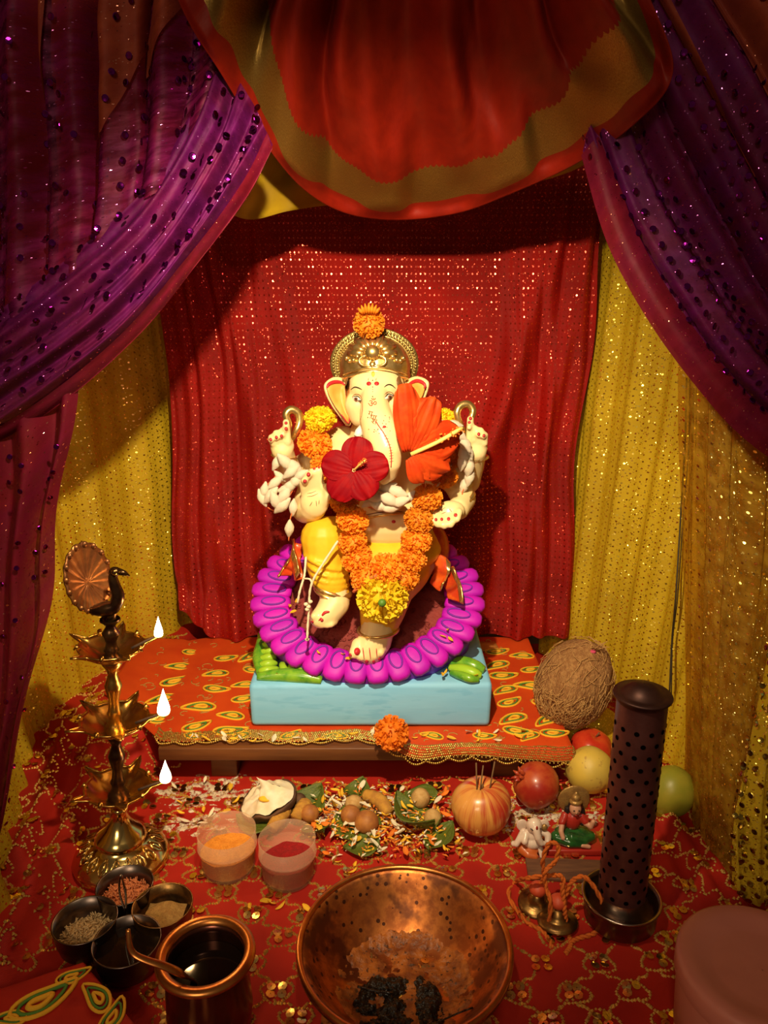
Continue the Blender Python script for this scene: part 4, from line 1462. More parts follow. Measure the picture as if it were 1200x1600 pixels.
sash([[(478, 850, 1.05), (470, 872, 1.04), (474, 905, 1.03)], [(462, 850, 1.05), (455, 875, 1.04), (462, 905, 1.03)], [(458, 842, 1.05), (462, 868, 1.03), (470, 893, 1.025)]])
sash([[(472, 870, 1.05), (462, 885, 1.045), (455, 900, 1.04)], [(460, 868, 1.045), (448, 884, 1.04), (440, 898, 1.035)], [(452, 872, 1.04), (443, 887, 1.035), (434, 900, 1.03)]])
sash([[(668, 860, 1.06), (680, 885, 1.05), (672, 912, 1.04)], [(690, 868, 1.05), (695, 895, 1.04), (686, 922, 1.03)], [(704, 880, 1.045), (700, 900, 1.035), (690, 910, 1.03)]])
sash([[(680, 890, 1.05), (695, 915, 1.045), (700, 936, 1.04)], [(700, 890, 1.045), (710, 915, 1.04), (714, 938, 1.035)], [(708, 885, 1.04), (720, 912, 1.035), (724, 942, 1.03)]])
# red upholstery between thigh and seat back
rd = MB(); epx(rd, 676, 858, 1.10, 26, 42, 22); rd.build('hip_drape', M['sash'], st)

# blue plinth, green corner scrolls
plq = bpy.data.objects.new('plinth', None); link(plq, st, Matrix.Translation(Vector((-.02, 1.07, BASE_Z))))
pf = MB(); PXc = (W_plain(391, 1105, .945).x + W_plain(767, 1105, .945).x) / 2
PH = .066
pf.box((PXc, 1.047, BASE_Z + PH / 2), (.1665, .103, PH / 2), .007, seg=3)
pf.v = [(x + .0025 * nz(x * 20, y * 20, z * 30), y + .002 * nz(x * 25, 5, z * 30), z + (.0016 * nz(x * 14, y * 9, 2) if z > BASE_Z + .03 else 0)) for x, y, z in pf.v]
pf.build('plinth_block', M['blue'], plq)


PT_ = BASE_Z + PH


def scroll(pts, r0, mat, n=26):
    """points in pixels on the plinth top, plus height over it"""
    MB().tube(spline([WZ(x, y - 15, PT_ + h * .7) for x, y, h in pts], n), [r0 * (.45 + .55 * math.sin(PI * (i + 1) / (n + 1))) for i in range(n)], 10).build('corner_scroll', mat, plq)


scroll([(402, 1072, .006), (440, 1070, .008), (475, 1072, .008), (503, 1078, .004)], .0105, M['green_paint'])
scroll([(406, 1066, .008), (404, 1044, .016), (409, 1022, .026), (408, 1005, .036)], .0095, M['green_paint'])
for k in range(5): scroll([(405 + k, 1064 - k * 10, .010 + k * .005), (418 + k * 1.5, 1062 - k * 10, .014 + k * .005), (434 - k * 2, 1060 - k * 9, .010 + k * .005)], .0062, M['lime_paint'], 12)
for k in range(4): scroll([(440 + k * 13, 1052 + k * 4, .012), (443 + k * 13, 1058 + k * 3, .014), (446 + k * 13, 1068 + k * 2, .010)], .0060, M['lime_paint'], 10)
scroll([(700, 1050, .012), (720, 1050, .014), (742, 1056, .012), (757, 1062, .008)], .0100, M['green_paint'])
scroll([(702, 1058, .012), (722, 1061, .014), (740, 1067, .012), (752, 1071, .008)], .0085, M['lime_paint'])
scroll([(704, 1066, .008), (718, 1070, .010), (734, 1075, .010), (748, 1078, .006)], .0065, M['green_paint'])

# purple ring seat, tilted towards the viewer
seat = bpy.data.objects.new('ring_seat', None)
TL = math.radians(37)
RA, RB = .1625, .128
RC = Vector((W(575, 950, 1.085).x, 1.046, PT_ + .003 + RB * math.sin(TL)))
link(seat, st, Matrix.Translation(RC))
EX = Vector((1, 0, 0)); EY = Vector((0, math.cos(TL), math.sin(TL))); EZ = Vector((0, -math.sin(TL), math.cos(TL)))


def rp(a, k=1.0, h=0.): return RC + EX * (math.cos(a) * RA * k) + EY * (math.sin(a) * RB * k) + EZ * h


rg = MB()
n = 120
prof = [(.70, -.004), (.72, .006), (.78, .012), (.86, .015), (.94, .011), (1.0, -.002), (1.01, -.018), (.98, -.030)]
vs = []
for (k, h) in prof:
    for i in range(n): vs.append(rp(2 * PI * i / n, k, h))
low = []
for i in range(n):
    p = rp(2 * PI * i / n, .93, -.03); low.append(Vector((p.x, RC.y + (p.y - RC.y) * .95, PT_ - .001)))
vs += low
fs = []
for j in range(len(prof)):
    for i in range(n): fs.append((j * n + i, j * n + (i + 1) % n, (j + 1) * n + (i + 1) % n, (j + 1) * n + i))
rg.add(vs, fs)
rg.build('ring_body', M['violet'], seat)
sd = MB()
vs = [rp(0, 0, .004)]
for k in (.25, .5, .72):
    for i in range(n): vs.append(rp(2 * PI * i / n, k, .004 - .010 * k * 1.2))
fs = [(0, 1 + i, 1 + (i + 1) % n) for i in range(n)]
for j in range(2):
    for i in range(n): fs.append((1 + j * n + i, 1 + (j + 1) * n + i, 1 + (j + 1) * n + (i + 1) % n, 1 + j * n + (i + 1) % n))
sd.add(vs, fs)
sd.build('seat_pad', M['maroon'], seat)
sv = MB()
for k in range(150):
    a = RND.uniform(0, 6.28); rr = RND.uniform(.3, .68); r = RND.uniform(.003, .006)
    c = rp(a, rr, .0055 - .012 * rr)
    a0 = RND.uniform(0, 6)
    sv.tube([c + EX * math.cos(a0 + t) * r * (1 - t / 9) + EY * math.sin(a0 + t) * r * (1 - t / 9) for t in np.linspace(0, 5, 9)], .0008, 4)
tag(sv.build('seat_scrolls', M['maroon'], seat), kind='stuff')
NP = 32
for i in range(NP):
    a = 2 * PI * (i + .5) / NP
    c = rp(a, .865, .0085)
    ra = (rp(a, 1.0) - rp(a, .7)); L = ra.length; ra.normalize()
    ta = (rp(a + .01) - rp(a - .01)).normalized()
    up = ra.cross(ta);
    if up.dot(EZ) < 0: up = -up
    ta = up.cross(ra)
    spc = (rp(a + PI / NP) - rp(a - PI / NP)).length
    q = Matrix((ra, ta, up)).transposed()
    mb = MB(); mb.ell(c, (L * .60, spc * .50, .0100), q, 16, 10, fn=lambda p: (abs(p.x) ** 4 + abs(p.y) ** 4 + abs(p.z) ** 3) ** (-.25) if True else 1)
    pe = mb.build('ring_petal', M['magenta'], seat)
    # raised oval outline on the petal
    def outl(t, kx, ky):
        x = math.cos(t) * kx; y = math.sin(t) * ky
        z = .0100
        return c + q @ Vector((x - L * .10, y, z - .0022 * (x / (L * .4)) ** 2 - .001 * (y / (spc * .3)) ** 2 + .0008))
    MB().tube([outl(t, L * .34, spc * .27) for t in np.linspace(0, 2 * PI, 19)[:-1]], .0014, 5, closed=True).build('petal_outline', M['violet'], pe)

# ------------------------------------------------------------------ flowers on the statue
def marigold_mesh(name, mat, seed, npet=290, squash=.68, ragged=.5):
    """unit-radius flower head, open face towards +Z"""
    rn = random.Random(seed)
    mb = MB()
    mb.ell((0, 0, 0), (.74, .74, .74 * squash), None, 12, 8)
    for i, dct in enumerate(fib(npet)):
        if dct.z < -.75: continue
        dct = (dct + Vector((rn.uniform(-.12, .12), rn.uniform(-.12, .12), rn.uniform(-.12, .12)))).normalized()
        c = Vector((dct.x, dct.y, dct.z * squash))
        t = dct.orthogonal().normalized(); t = Quaternion(dct, rn.uniform(0, 6.28)) @ t
        bt = dct.cross(t)
        w = rn.uniform(.085, .13); L = rn.uniform(.20, .32)
        lean = t * rn.uniform(-.12, .12)
        r0 = .68
        vs = []
        for j in range(3):
            f = j / 2
            for k in range(4):
                s = (k / 3 - .5) * 2
                ww = w * (.55 + .6 * f)
                p = c * (r0 + L * f) + bt * s * ww + lean * f + t * (math.sin(s * 3.2 + i) * .06 * f + .05 * (s * s) * f) + dct * (rn.uniform(-.03, .03) if j == 2 else 0)
                vs.append(p)
        fs = []
        for j in range(2):
            for k in range(3):
                a = j * 4 + k
                fs.append((a, a + 1, a + 5, a + 4))
        mb.add(vs, fs)
    return mb.mesh(name, mat)


MO = [marigold_mesh('marigold_head', M['mari_o'], s) for s in (1, 2, 3)]
MY = [marigold_mesh('yellow_marigold_head', M['mari_y'], s, 290) for s in (4, 5)]
MR = marigold_mesh('rust_marigold_head', M['mari_r'], 6, 200, .8)


def place(mesh, p, r, face, name, parent=None, spin=None):
    d_ = Vector(face).normalized()
    T = Matrix.Translation(p) @ Vector((0, 0, 1)).rotation_difference(d_).to_matrix().to_4x4() @ Matrix.Rotation(RND.uniform(0, 6) if spin is None else spin, 4, 'Z') @ Matrix.Scale(r, 4)
    return inst(name, mesh, T, parent)


gar = thing('marigold_garland', W(597, 900, 1.0), 'orange and yellow marigold garland hanging round the statue down to its lap', 'garland')
GF = [('y', 500, 655, 27, 1.07), ('o', 492, 692, 30, 1.06), ('o', 507, 724, 25, 1.045), ('o', 522, 752, 22, 1.03), ('o', 538, 783, 26, 1.002), ('o', 551, 812, 28, .992), ('o', 551, 846, 26, .985),
      ('o', 558, 872, 27, .978), ('y', 692, 655, 23, 1.075), ('o', 706, 690, 24, 1.07), ('o', 712, 715, 20, 1.06), ('o', 695, 745, 23, 1.035), ('o', 667, 778, 27, 1.0), ('o', 655, 812, 26, .99), ('o', 650, 844, 27, .982),
      ('o', 643, 872, 26, .975), ('o', 573, 900, 29, .965), ('o', 605, 888, 30, .960), ('o', 632, 902, 26, .965)]
prevp = None
strand = []
for k, (c, x, y, r, Y) in enumerate(GF):
    p = W(x, y, Y - .004)
    f = Vector((RND.uniform(-.35, .35), -.55, .85 + RND.uniform(-.2, .2)))
    place((MY if c == 'y' else MO)[k % 2], p, r * mpp(p) * .97, f, 'yellow_flower' if c == 'y' else 'orange_flower', gar)
    strand.append(p)
MB().tube(strand[:8] + [strand[16], strand[17], strand[18]] + strand[15:7:-1], .0012, 5).build('string', M['thread'], gar)
pp_ = W(597, 933, .945)
fl = place(MY[0], pp_, 42 * mpp(pp_), Vector((0, -1, .12)), 'pendant_flower', gar)
MB().ell(W(597, 942, .912), (.0052, .0052, .0052), None, 10, 8).build('green_calyx', M['calyx'], fl)
MB().tube(spline([W(552, 925, .952), W(575, 905, .946), W(600, 898, .942), W(625, 905, .948)], 14), .0022, 6).build('red_ribbon', M['thread_red'], gar)
f = thing('marigold', W(577, 503, 1.06), 'orange marigold flower perched on top of the gold crown', 'flower')
p = W(577, 505, 1.062)
o_ = place(MO[2], p, 26 * mpp(p), Vector((.1, -1, .5)), 'flower_head', f)
mb = MB()
for k in range(7):
    a = -.7 + k * .23
    q = p + Vector((.012 * math.sin(a), -.008, .012))
    e_ = p + Vector((.022 * math.sin(a), -.012, .014 + .012 * math.cos(a * 1.5)))
    mb.tube([q, q.lerp(e_, .5) + Vector((0, -.002, 0)), e_], [.002, .0026, .0006], 5)
mb.build('petal_tuft', M['mari_o'], f)


# hibiscus flowers
def hibiscus(name, c, face, up, size, mat, label, wav, angles, cup, stam, veins=True):
    c = Vector(c); fz = Vector(face).normalized(); uy = (Vector(up) - fz * fz.dot(Vector(up))).normalized(); ux = uy.cross(fz)
    h = thing(name, c, label, 'flower')
    for i, (ang, ln, wd) in enumerate(angles):
        dr = uy * math.cos(ang) + ux * math.sin(ang); sd_ = fz.cross(dr)
        def g(u, v):
            w = math.sin(PI * min(.5 + .0, .18 + .55 * v) if v < .6 else PI * (.51 + (v - .6) * .62))
            w = max(w, 0) * wd
            s = (u - .5) * 2
            out = c + dr * (size * ln * (.05 + .95 * v) * (1 - .10 * s * s * v)) + sd_ * (size * w * s * (1 if v < .98 else .96))
            hgt = cup * size * (.55 * v - .50 * v * v) + wav * size * (math.sin(s * 5 + i * 2 + v * 3) * .5 + .5 * math.sin(s * 9 + i)) * v * v - .08 * size * abs(s) * v
            hgt -= .012 * size * (math.cos(s * 22) * (1 - v * .6))
            return out + fz * (hgt + .004 * i * size)
        MB().grid(g, 22, 18).build('petal', mat, h, mods=[SOLID(.0004)])
    if stam:
        e_ = c + fz * size * stam[0] + uy * size * stam[1] + ux * size * stam[2]
        MB().tube(spline([c, c.lerp(e_, .5) + fz * size * .05, e_], 10), [size * .035] * 9 + [size * .02], 7).build('stamen_column', M['stamen'] if stam[3] else mat, h)
        an = MB()
        for k in range(34):
            t = RND.uniform(.5, 1.0)
            q = c.lerp(e_, t); dv = Vector((RND.uniform(-1, 1), RND.uniform(-1, 1), RND.uniform(-1, 1))).normalized()
            an.ell(q + dv * size * .07, size * .018, None, 5, 4)
        an.build('anthers', M['pollen'], h)
    return h


hc = W(553, 735, .955)
hibiscus('red_hibiscus', hc, (-.15, -1, .25), (0, 0, 1), .040, M['hib_red'], 'deep red hibiscus flower tucked below the trunk of the statue', .05,
         [(.15, 1.05, .50), (1.35, 1.10, .48), (2.55, 1.0, .50), (3.75, 1.1, .50), (4.95, 1.05, .48)], .45, (.45, .32, .42, True))
hc = W(642, 710, .950)
hibiscus('orange_hibiscus', hc, (.42, -.9, -.05), (0, 0, 1), .076, M['hib_or'], 'bright orange hibiscus flower covering one eye of the statue', .05,
         [(-.12, 1.16, .27), (.42, .98, .30), (1.25, .95, .33), (1.95, .78, .32), (2.6, .55, .25)], .45, (.22, .42, .80, True))


# cotton garlands
def tuft_mesh():
    mb = MB()
    n = 11
    pts = [(0, 0, -1.5 + 3.0 * i / (n - 1)) for i in range(n)]
    rad = [.10 + .62 * math.sin(PI * i / (n - 1)) ** 1.1 for i in range(n)]
    mb.tube(pts, rad, 9)
    mb.v = [(x * (1 + .22 * nz(x * 3, y * 3, z * 2)), y * (1 + .22 * nz(x * 3 + 5, y * 3, z * 2)), z) for x, y, z in mb.v]
    return mb.mesh('cotton_tuft', M['cotton'])


TUFT = tuft_mesh()


def cotton(name, label, tufts, threads):
    """tufts: px,py,Y,angle,half length px ; threads: polylines"""
    h = thing(name, W(tufts[0][0], tufts[0][1], tufts[0][2]), label, 'cotton garland')
    for (x, y, Y, ang, L) in tufts:
        p = W(x, y, Y); k = mpp(p)
        dr = Vector((math.sin(ang), RND.uniform(-.2, .2), math.cos(ang))).normalized()
        T = Matrix.Translation(p) @ Vector((0, 0, 1)).rotation_difference(dr).to_matrix().to_4x4() @ Matrix.Rotation(RND.uniform(0, 6), 4, 'Z') @ Matrix.Scale(L * k / 1.35, 4)
        inst('cotton_tuft', TUFT, T, h)
    for th in threads:
        MB().tube(spline([W(*q) for q in th], 24), .0009, 5).build('thread', M['thread_red'], h)
    return h


cotton('cotton_garland', 'white cotton tuft garland bunched at the raised hand near the brass lamp', [
    (433, 722, 1.045, .5, 14), (446, 722, 1.035, -.7, 17), (459, 729, 1.035, -.9, 17), (455, 737, 1.03, .9, 15), (437, 744, 1.035, -.8, 11), (430, 754, 1.03, .9, 14), (413, 766, 1.025, .2, 13),
    (423, 774, 1.02, .7, 16), (410, 778, 1.025, -.4, 14), (430, 782, 1.015, -.3, 16), (441, 790, 1.015, .8, 17), (444, 774, 1.015, .6, 16), (452, 760, 1.02, .9, 15), (462, 752, 1.02, .9, 14),
    (458, 793, 1.015, .1, 13), (452, 826, 1.01, .1, 14), (470, 742, 1.02, 1.0, 13), (447, 764, 1.02, 1.3, 14)],
    [[(428, 735, 1.04), (430, 745, 1.035), (415, 760, 1.03), (408, 772, 1.03), (420, 794, 1.03), (440, 797, 1.02), (455, 770, 1.02), (470, 745, 1.02)],
     [(458, 780, 1.015), (456, 800, 1.012), (453, 815, 1.01), (451, 845, 1.01)]])
cotton('cotton_garland', 'white cotton tuft garland over the arm beside the orange hibiscus', [
    (690, 664, 1.03, 1.3, 14), (708, 664, 1.03, 1.7, 15), (718, 678, 1.03, 2.3, 14), (712, 682, 1.028, 2.0, 13), (727, 694, 1.03, 2.6, 15), (724, 712, 1.03, 2.9, 15), (732, 706, 1.035, 2.7, 14), (722, 722, 1.03, .1, 14),
    (733, 730, 1.035, .1, 16), (734, 745, 1.04, .2, 15), (726, 758, 1.045, .3, 14)],
    [[(685, 668, 1.04), (705, 660, 1.03), (722, 680, 1.03), (730, 715, 1.03), (733, 750, 1.04), (722, 770, 1.04), (727, 792, 1.035)]])
cotton('cotton_garland', 'white cotton tuft garland across the belly between the marigold strands', [
    (604, 762, .99, 1.2, 16), (620, 768, .985, 1.9, 17), (590, 776, .985, 1.4, 17), (607, 780, .98, 2.1, 18), (625, 784, .98, 1.2, 16), (592, 790, .985, 1.9, 16), (610, 793, .985, 1.5, 17), (578, 783, .99, .9, 14), (638, 778, .99, .7, 14)],
    [[(570, 785, .995), (590, 770, .985), (615, 775, .98), (640, 782, .99)], [(575, 792, .995), (600, 797, .985), (630, 790, .985)]])
# knotted white thread hanging by the foot
kt = thing('knotted_thread', W(482, 1000, .99), 'knotted white thread hanging over the bent knee of the statue', 'thread')
MB().tube(spline([W(528, 845, .975), W(505, 880, .968), W(490, 905, .965), W(484, 925, .965), W(483, 950, .965), W(481, 975, .962), W(480, 998, .958)], 40),
          [.0012 + .0007 * abs(math.sin(i * .9)) for i in range(40)], 6).build('strand', M['thread'], kt)
MB().tube(spline([W(478, 870, .99), W(476, 895, .98), W(474, 905, .975), W(468, 925, .97), W(465, 942, .97)], 24), [.0012 + .0006 * abs(math.sin(i)) for i in range(24)], 6).build('strand', M['thread'], kt)
MB().tube(spline([W(474, 904, .975), W(484, 905, .968), W(488, 912, .966)], 10), .0013, 6).build('strand', M['thread'], kt)
for x, y in ((482, 948), (478, 944), (485, 940), (480, 952), (480, 999)):
    MB().ell(W(x, y, .962), (.0032, .003, .0024), None, 8, 6).build('knot', M['thread'], kt)

W = W_plain

# ------------------------------------------------------------------ brass lamp
def xf(origin, rot=None):
    return Matrix.Translation(Vector(origin)) @ (rot or Matrix())


LB = WZ(190, 1342, .004)
LM = xf((LB.x, LB.y, hz(LB.x, LB.y) + .001), Matrix.Rotation(math.radians(3.2), 4, 'Y'))
lampo = thing('oil_lamp', LB, 'tall three-tier brass oil lamp with a peacock finial and lit wicks', 'oil lamp', M=LM.copy())


def lb(mb, name, mat, parent=lampo, **kw):
    mb.v = [tuple(LM @ Vector(p)) for p in mb.v]
    return mb.build(name, mat, parent, **kw)


lb(MB().lathe([(.0005, .0), (.050, .0), (.055, .003), (.0555, .008), (.052, .013), (.045, .019), (.034, .026), (.028, .029), (.0278, .031), (.0295, .033), (.029, .036), (.024, .041),
               (.017, .048), (.011, .058), (.0085, .068), (.0095, .070), (.0095, .073), (.007, .075), (.0005, .076)], 56), 'base', M['brass_pol'])
lf = MB()
for k in range(18):
    a = 2 * PI * k / 18
    for s in (-1, 1):
        lf.tube([(math.cos(a + s * w) * r, math.sin(a + s * w) * r, z) for r, z, w in ((.049, .0160, .0), (.045, .0195, .10), (.041, .0222, .12), (.036, .0252, .07), (.032, .0275, .0))], .0008, 5)
    lf.tube([(math.cos(a) * r, math.sin(a) * r, z) for r, z in ((.046, .0185), (.040, .0228), (.035, .0258))], .0009, 5)
lb(lf, 'leaf_relief', M['brass_pol'])


def dish(zc, r0, a_off, flame_a, dh=.0185):
    def rr(a): return r0 * (1 + .42 * max(0, math.cos((a - a_off) * 2.5)) ** 8 if True else 1)
    def R5(a):
        d_ = ((a - a_off) / (2 * PI / 5)) % 1.0; d_ = min(d_, 1 - d_)
        return max(0., 1 - d_ / .12) ** 1.0
    def g(u, t):
        a = 2 * PI * u
        s = R5(a)
        r = r0 * (t * (1 + .50 * s * t ** 6))
        z = zc + dh * (t ** 2.6) * (1 - .10 * (1 - s)) + .0025 * s * t ** 5
        return (r * math.cos(a), r * math.sin(a), z)
    dd = lb(MB().grid(lambda u, t: g(u, .12 + .88 * t), 100, 12), 'dish', M['brass'], mods=[SOLID(.0016)])
    lb(MB().tube([g(i / 100, 1.0) for i in range(100)], .0011, 6, closed=True), 'dish_rim', M['brass'], dd)
    # petal-like curled ears between the spouts
    for k in range(5):
        a = a_off + 2 * PI * (k + .5) / 5
        e = Vector((math.cos(a), math.sin(a), 0))
        lb(MB().tube([e * (r0 * .93) + Vector((0, 0, zc + dh * .8)), e * (r0 * 1.03) + Vector((0, 0, zc + dh * 1.05)), e * (r0 * 1.10) + Vector((0, 0, zc + dh * .85))], [.0022, .0028, .0010], 7), 'dish_curl', M['brass'], dd)
    e = Vector((math.cos(flame_a), math.sin(flame_a), 0))
    tip = e * (r0 * 1.44) + Vector((0, 0, zc + dh + .003))
    wk = lb(MB().tube(spline([e * r0 * .6 + Vector((0, 0, zc + dh * .55)), e * r0 * 1.1 + Vector((0, 0, zc + dh * .95)), tip, tip + Vector((0, 0, .005))], 12), .0016, 6), 'wick', M['wick'])
    return tip


def flame(tip, h, w):
    prof = [(.0001, 0), (w * .85, h * .03), (w, h * .12), (w * .95, h * .25), (w * .72, h * .45), (w * .42, h * .66), (w * .17, h * .86), (.0001, h)]
    lb(MB().lathe(prof, 14, Matrix.Translation(tip + Vector((0, 0, -.0005)))), 'flame', M['flame'])
    p = LM @ (tip + Vector((0, 0, h * .5)))
    d_ = bpy.data.lights.new('flame_light', 'POINT'); d_.energy = .16; d_.color = (1, .55, .2); d_.shadow_soft_size = .006
    lo_ = bpy.data.objects.new('flame_light', d_); link(lo_, lampo, Matrix.Translation(p + Vector((0.004, -.004, h * .6))))


FA = .12
for (zc, r0, ao, fa, h, w) in ((.086, .0370, FA, FA, .028, .0068), (.174, .0370, FA, FA, .032, .0072), (.264, .0345, FA + .25, FA + .25, .024, .0050)):
    flame(dish(zc, r0, ao, fa), h, w)


def stem(z0, z1, mat):
    L = z1 - z0
    pr_ = [(.0115, 0), (.012, .06), (.0085, .12), (.0065, .2), (.0085, .26), (.0065, .32), (.0055, .45), (.0085, .6), (.0095, .66), (.007, .74), (.005, .82), (.0075, .9), (.011, .96), (.0105, 1)]
    lb(MB().lathe([(r, z0 + L * t) for r, t in pr_], 24), 'stem', mat)


stem(.086, .172, M['brass_black'])
stem(.174, .262, M['brass'])
stem(.262, .312, M['brass_black'])
# peacock
pk = bpy.data.objects.new('peacock', None); link(pk, lampo, LM @ Matrix.Translation((0, 0, .31)))
q_ = MB()
q_.tube(spline([(-.018, -.004, .322), (-.006, -.004, .324), (.006, -.004, .328), (.011, -.004, .340), (.0085, -.004, .351), (.0065, -.004, .361), (.0085, -.004, .3675)], 22),
        [.003 + .0055 * math.sin(PI * min(1, (i + 1) / 12)) if i < 9 else .0075 - .00028 * (i - 8) for i in range(22)], 10)
q_.ell((.009, -.004, .368), (.0066, .0054, .0052))
q_.tube([(.012, -.004, .3685), (.019, -.004, .3668), (.0245, -.004, .3640)], [.0042, .0030, .0006], 8)
lb(q_, 'bird_body', M['brass_black'], pk)
lb(MB().tube([(.0, 0, .305), (.002, 0, .315), (.004, 0, .326)], [.006, .0045, .005], 8), 'bird_leg', M['brass_dark'], pk)
lb(MB().lathe([(.0022, -.0004), (.0032, .0006), (.0022, .0012)], 12, Matrix.Translation((.0098, -.0090, .369)) @ Matrix.Rotation(PI / 2, 4, 'X')), 'bird_eye', M['brass'], pk)
TN = Matrix.Translation((-.0215, .006, .350)) @ Matrix.Rotation(math.radians(-12), 4, 'Y') @ Matrix.Rotation(math.radians(-32), 4, 'Z') @ Matrix.Rotation(PI / 2, 4, 'Y')
tf = MB()
n = 90


def tail_r(a):
    b_ = .5 + .5 * math.cos(a - PI)     # long axis up
    return (.033 + .011 * b_) * (1 + .035 * abs(math.sin(a * 9)))


vs = []; fs = []
for k in range(7):
    t = k / 6
    for i in range(n):
        a = 2 * PI * i / n
        r = tail_r(a) * t
        vs.append(TN @ Vector((r * math.cos(a), r * .72 * math.sin(a), .005 * (1 - t * t) * -1 + .0006 * math.sin(a * 18) * t)))
for k in range(6):
    for i in range(n): fs.append((k * n + i, k * n + (i + 1) % n, (k + 1) * n + (i + 1) % n, (k + 1) * n + i))
tf.add(vs, fs)
tl2 = lb(tf, 'tail_fan', M['peacock'], pk, mods=[SOLID(.002)])
tr_ = MB()
for i in range(18):
    a = 2 * PI * (i + .5) / 18
    p = TN @ Vector((tail_r(a) * .93 * math.cos(a), tail_r(a) * .67 * math.sin(a), .0005))
    tr_.ell(p, (.0034, .0024, .0034), None, 8, 6)
lb(tr_, 'tail_scallops', M['peacock'], tl2)

# ------------------------------------------------------------------ vessels
def fz(p): return hz(p.x, p.y)


def rim_at(px, py, z):
    p = WZ(px, py, z); return p


# wide copper bowl
BP = rim_at(632, 1474, .056); BR = .0995 * 1.0
bo = thing('copper_bowl', (BP.x, BP.y, 0), 'wide stained copper bowl with charred residue at the front', 'bowl')
ZB = .0035
bprof = [(.0005, ZB), (.045, ZB), (.056, ZB + .004), (.072, ZB + .017), (.086, ZB + .035), (.094, ZB + .050), (BR, ZB + .053), (BR + .0035, ZB + .052), (BR + .0035, ZB + .049), (.096, ZB + .046),
         (.088, ZB + .032), (.074, ZB + .0135), (.057, ZB + .001), (.045, ZB - .002), (.0005, ZB - .002)]
MB().lathe(bprof, 96, xf((BP.x, BP.y, 0))).build('bowl_body', M['bowl'], bo)
MB().tube([(BP.x + math.cos(a) * (BR + .0005), BP.y + math.sin(a) * (BR + .0005), ZB + .0525) for a in np.linspace(0, 2 * PI, 97)[:-1]], .0032, 8, closed=True).build('rolled_rim', M['copper_rim'], bo)


def bowl_z(r):
    pr2 = [(0, ZB), (.045, ZB), (.056, ZB + .004), (.072, ZB + .017), (.086, ZB + .035)]
    for (r0, z0), (r1, z1) in zip(pr2, pr2[1:]):
        if r <= r1: return z0 + (z1 - z0) * (r - r0) / (r1 - r0)
    return ZB + .035


def patch(cx, cy, rx, ry, hfun, n=60):
    mb = MB()
    def g(u, v):
        x = (u - .5) * 2 * rx; y = (v - .5) * 2 * ry
        return (cx + x, cy + y, hfun(x, y))
    return mb.grid(g, n, n, 2 * rx, 2 * ry)


def resid(thr, amp, sc, seed, rmax, dx=0., dy=0.):
    def h(x, y):
        r = math.hypot(x + dx, y + dy)
        k = noise.fractal(Vector((x * sc, y * sc, seed)), .6, 2.2, 5) + .25 - 3.0 * sstep(rmax * .78, rmax, math.hypot(x, y)) - thr
        return bowl_z(r) + max(-.002, min(amp, k * amp))
    return h


tag(patch(BP.x + .0, BP.y - .005, .075, .075, resid(-.12, .0028, 42, 3., .078, 0, -.005), 100).build('dried_paste', M['paste']), 'crusty orange paste spread over the floor of the copper bowl', 'paste', kind='stuff')
tag(patch(BP.x - .005, BP.y - .026, .045, .034, resid(-.22, .0075, 55, 9., .052, -.005, -.026), 80).build('charred_residue', M['ash']), 'black charred residue in the copper bowl', 'ash', kind='stuff')
tag(MB().tube(spline([(BP.x - .045, BP.y - .008, ZB + .009), (BP.x - .030, BP.y - .012, ZB + .0085), (BP.x - .012, BP.y - .016, ZB + .0095)], 8), [.0012] * 8, 6).build('burnt_stick', M['ash']), 'short burnt stick lying in the copper bowl', 'stick')
tag(MB().tube(spline([(BP.x + .028, BP.y - .048, ZB + .011), (BP.x + .045, BP.y - .043, ZB + .015), (BP.x + .062, BP.y - .040, ZB + .020)], 8), [.0008] * 8, 6).build('burnt_stick', M['ash']), 'thin burnt twig leaning up the near side of the copper bowl', 'stick')

# copper pot with water and spoon
PP = rim_at(321, 1488, .092)
po = thing('copper_pot', (PP.x, PP.y, 0), 'copper pot with a broad bright rim in front of the lamp', 'pot')
MB().lathe([(.0005, .002), (.030, .002), (.036, .008), (.0385, .03), (.037, .06), (.0355, .08), (.036, .088), (.0335, .088), (.0335, .08), (.035, .06), (.036, .03), (.033, .010), (.0005, .006)], 56,
           xf((PP.x, PP.y, 0))).build('pot_body', M['copper_dark'], po)
MB().lathe([(.0335, .0885), (.0345, .092), (.040, .0935), (.0435, .0915), (.0440, .0885), (.042, .0865), (.0365, .085)], 56, xf((PP.x, PP.y, 0))).build('pot_rim', M['copper_rim'], po)
tag(MB().lathe([(.0002, .070), (.020, .070), (.0338, .0702)], 40, xf((PP.x, PP.y, 0))).build('pot_water', M['liquid']), 'dark water standing in the copper pot', 'water', kind='stuff')
sp = thing('ladle_spoon', WZ(300, 1530, .075), 'copper spoon with a curled handle resting on the copper pot', 'spoon')
sA = [W(303, 1533, PP.y - .010), W(285, 1522, PP.y - .026), W(258, 1510, PP.y - .030), W(228, 1500, PP.y - .030), W(209, 1490, PP.y - .028), W(202, 1474, PP.y - .026), W(200, 1452, PP.y - .022)]
MB().tube(spline(sA, 30), [.0042 - .00008 * i for i in range(30)], 8, flat=(0, -.4, 1)).build('handle', M['copper_rim'], sp)
bc = sA[0] + Vector((.006, .008, -.008))
MB().lathe([(.0005, -.006), (.006, -.005), (.010, 0), (.0095, .0004), (.006, -.0035), (.0005, -.0045)], 18, Matrix.Translation(bc)).build('spoon_bowl', M['copper_rim'], sp)

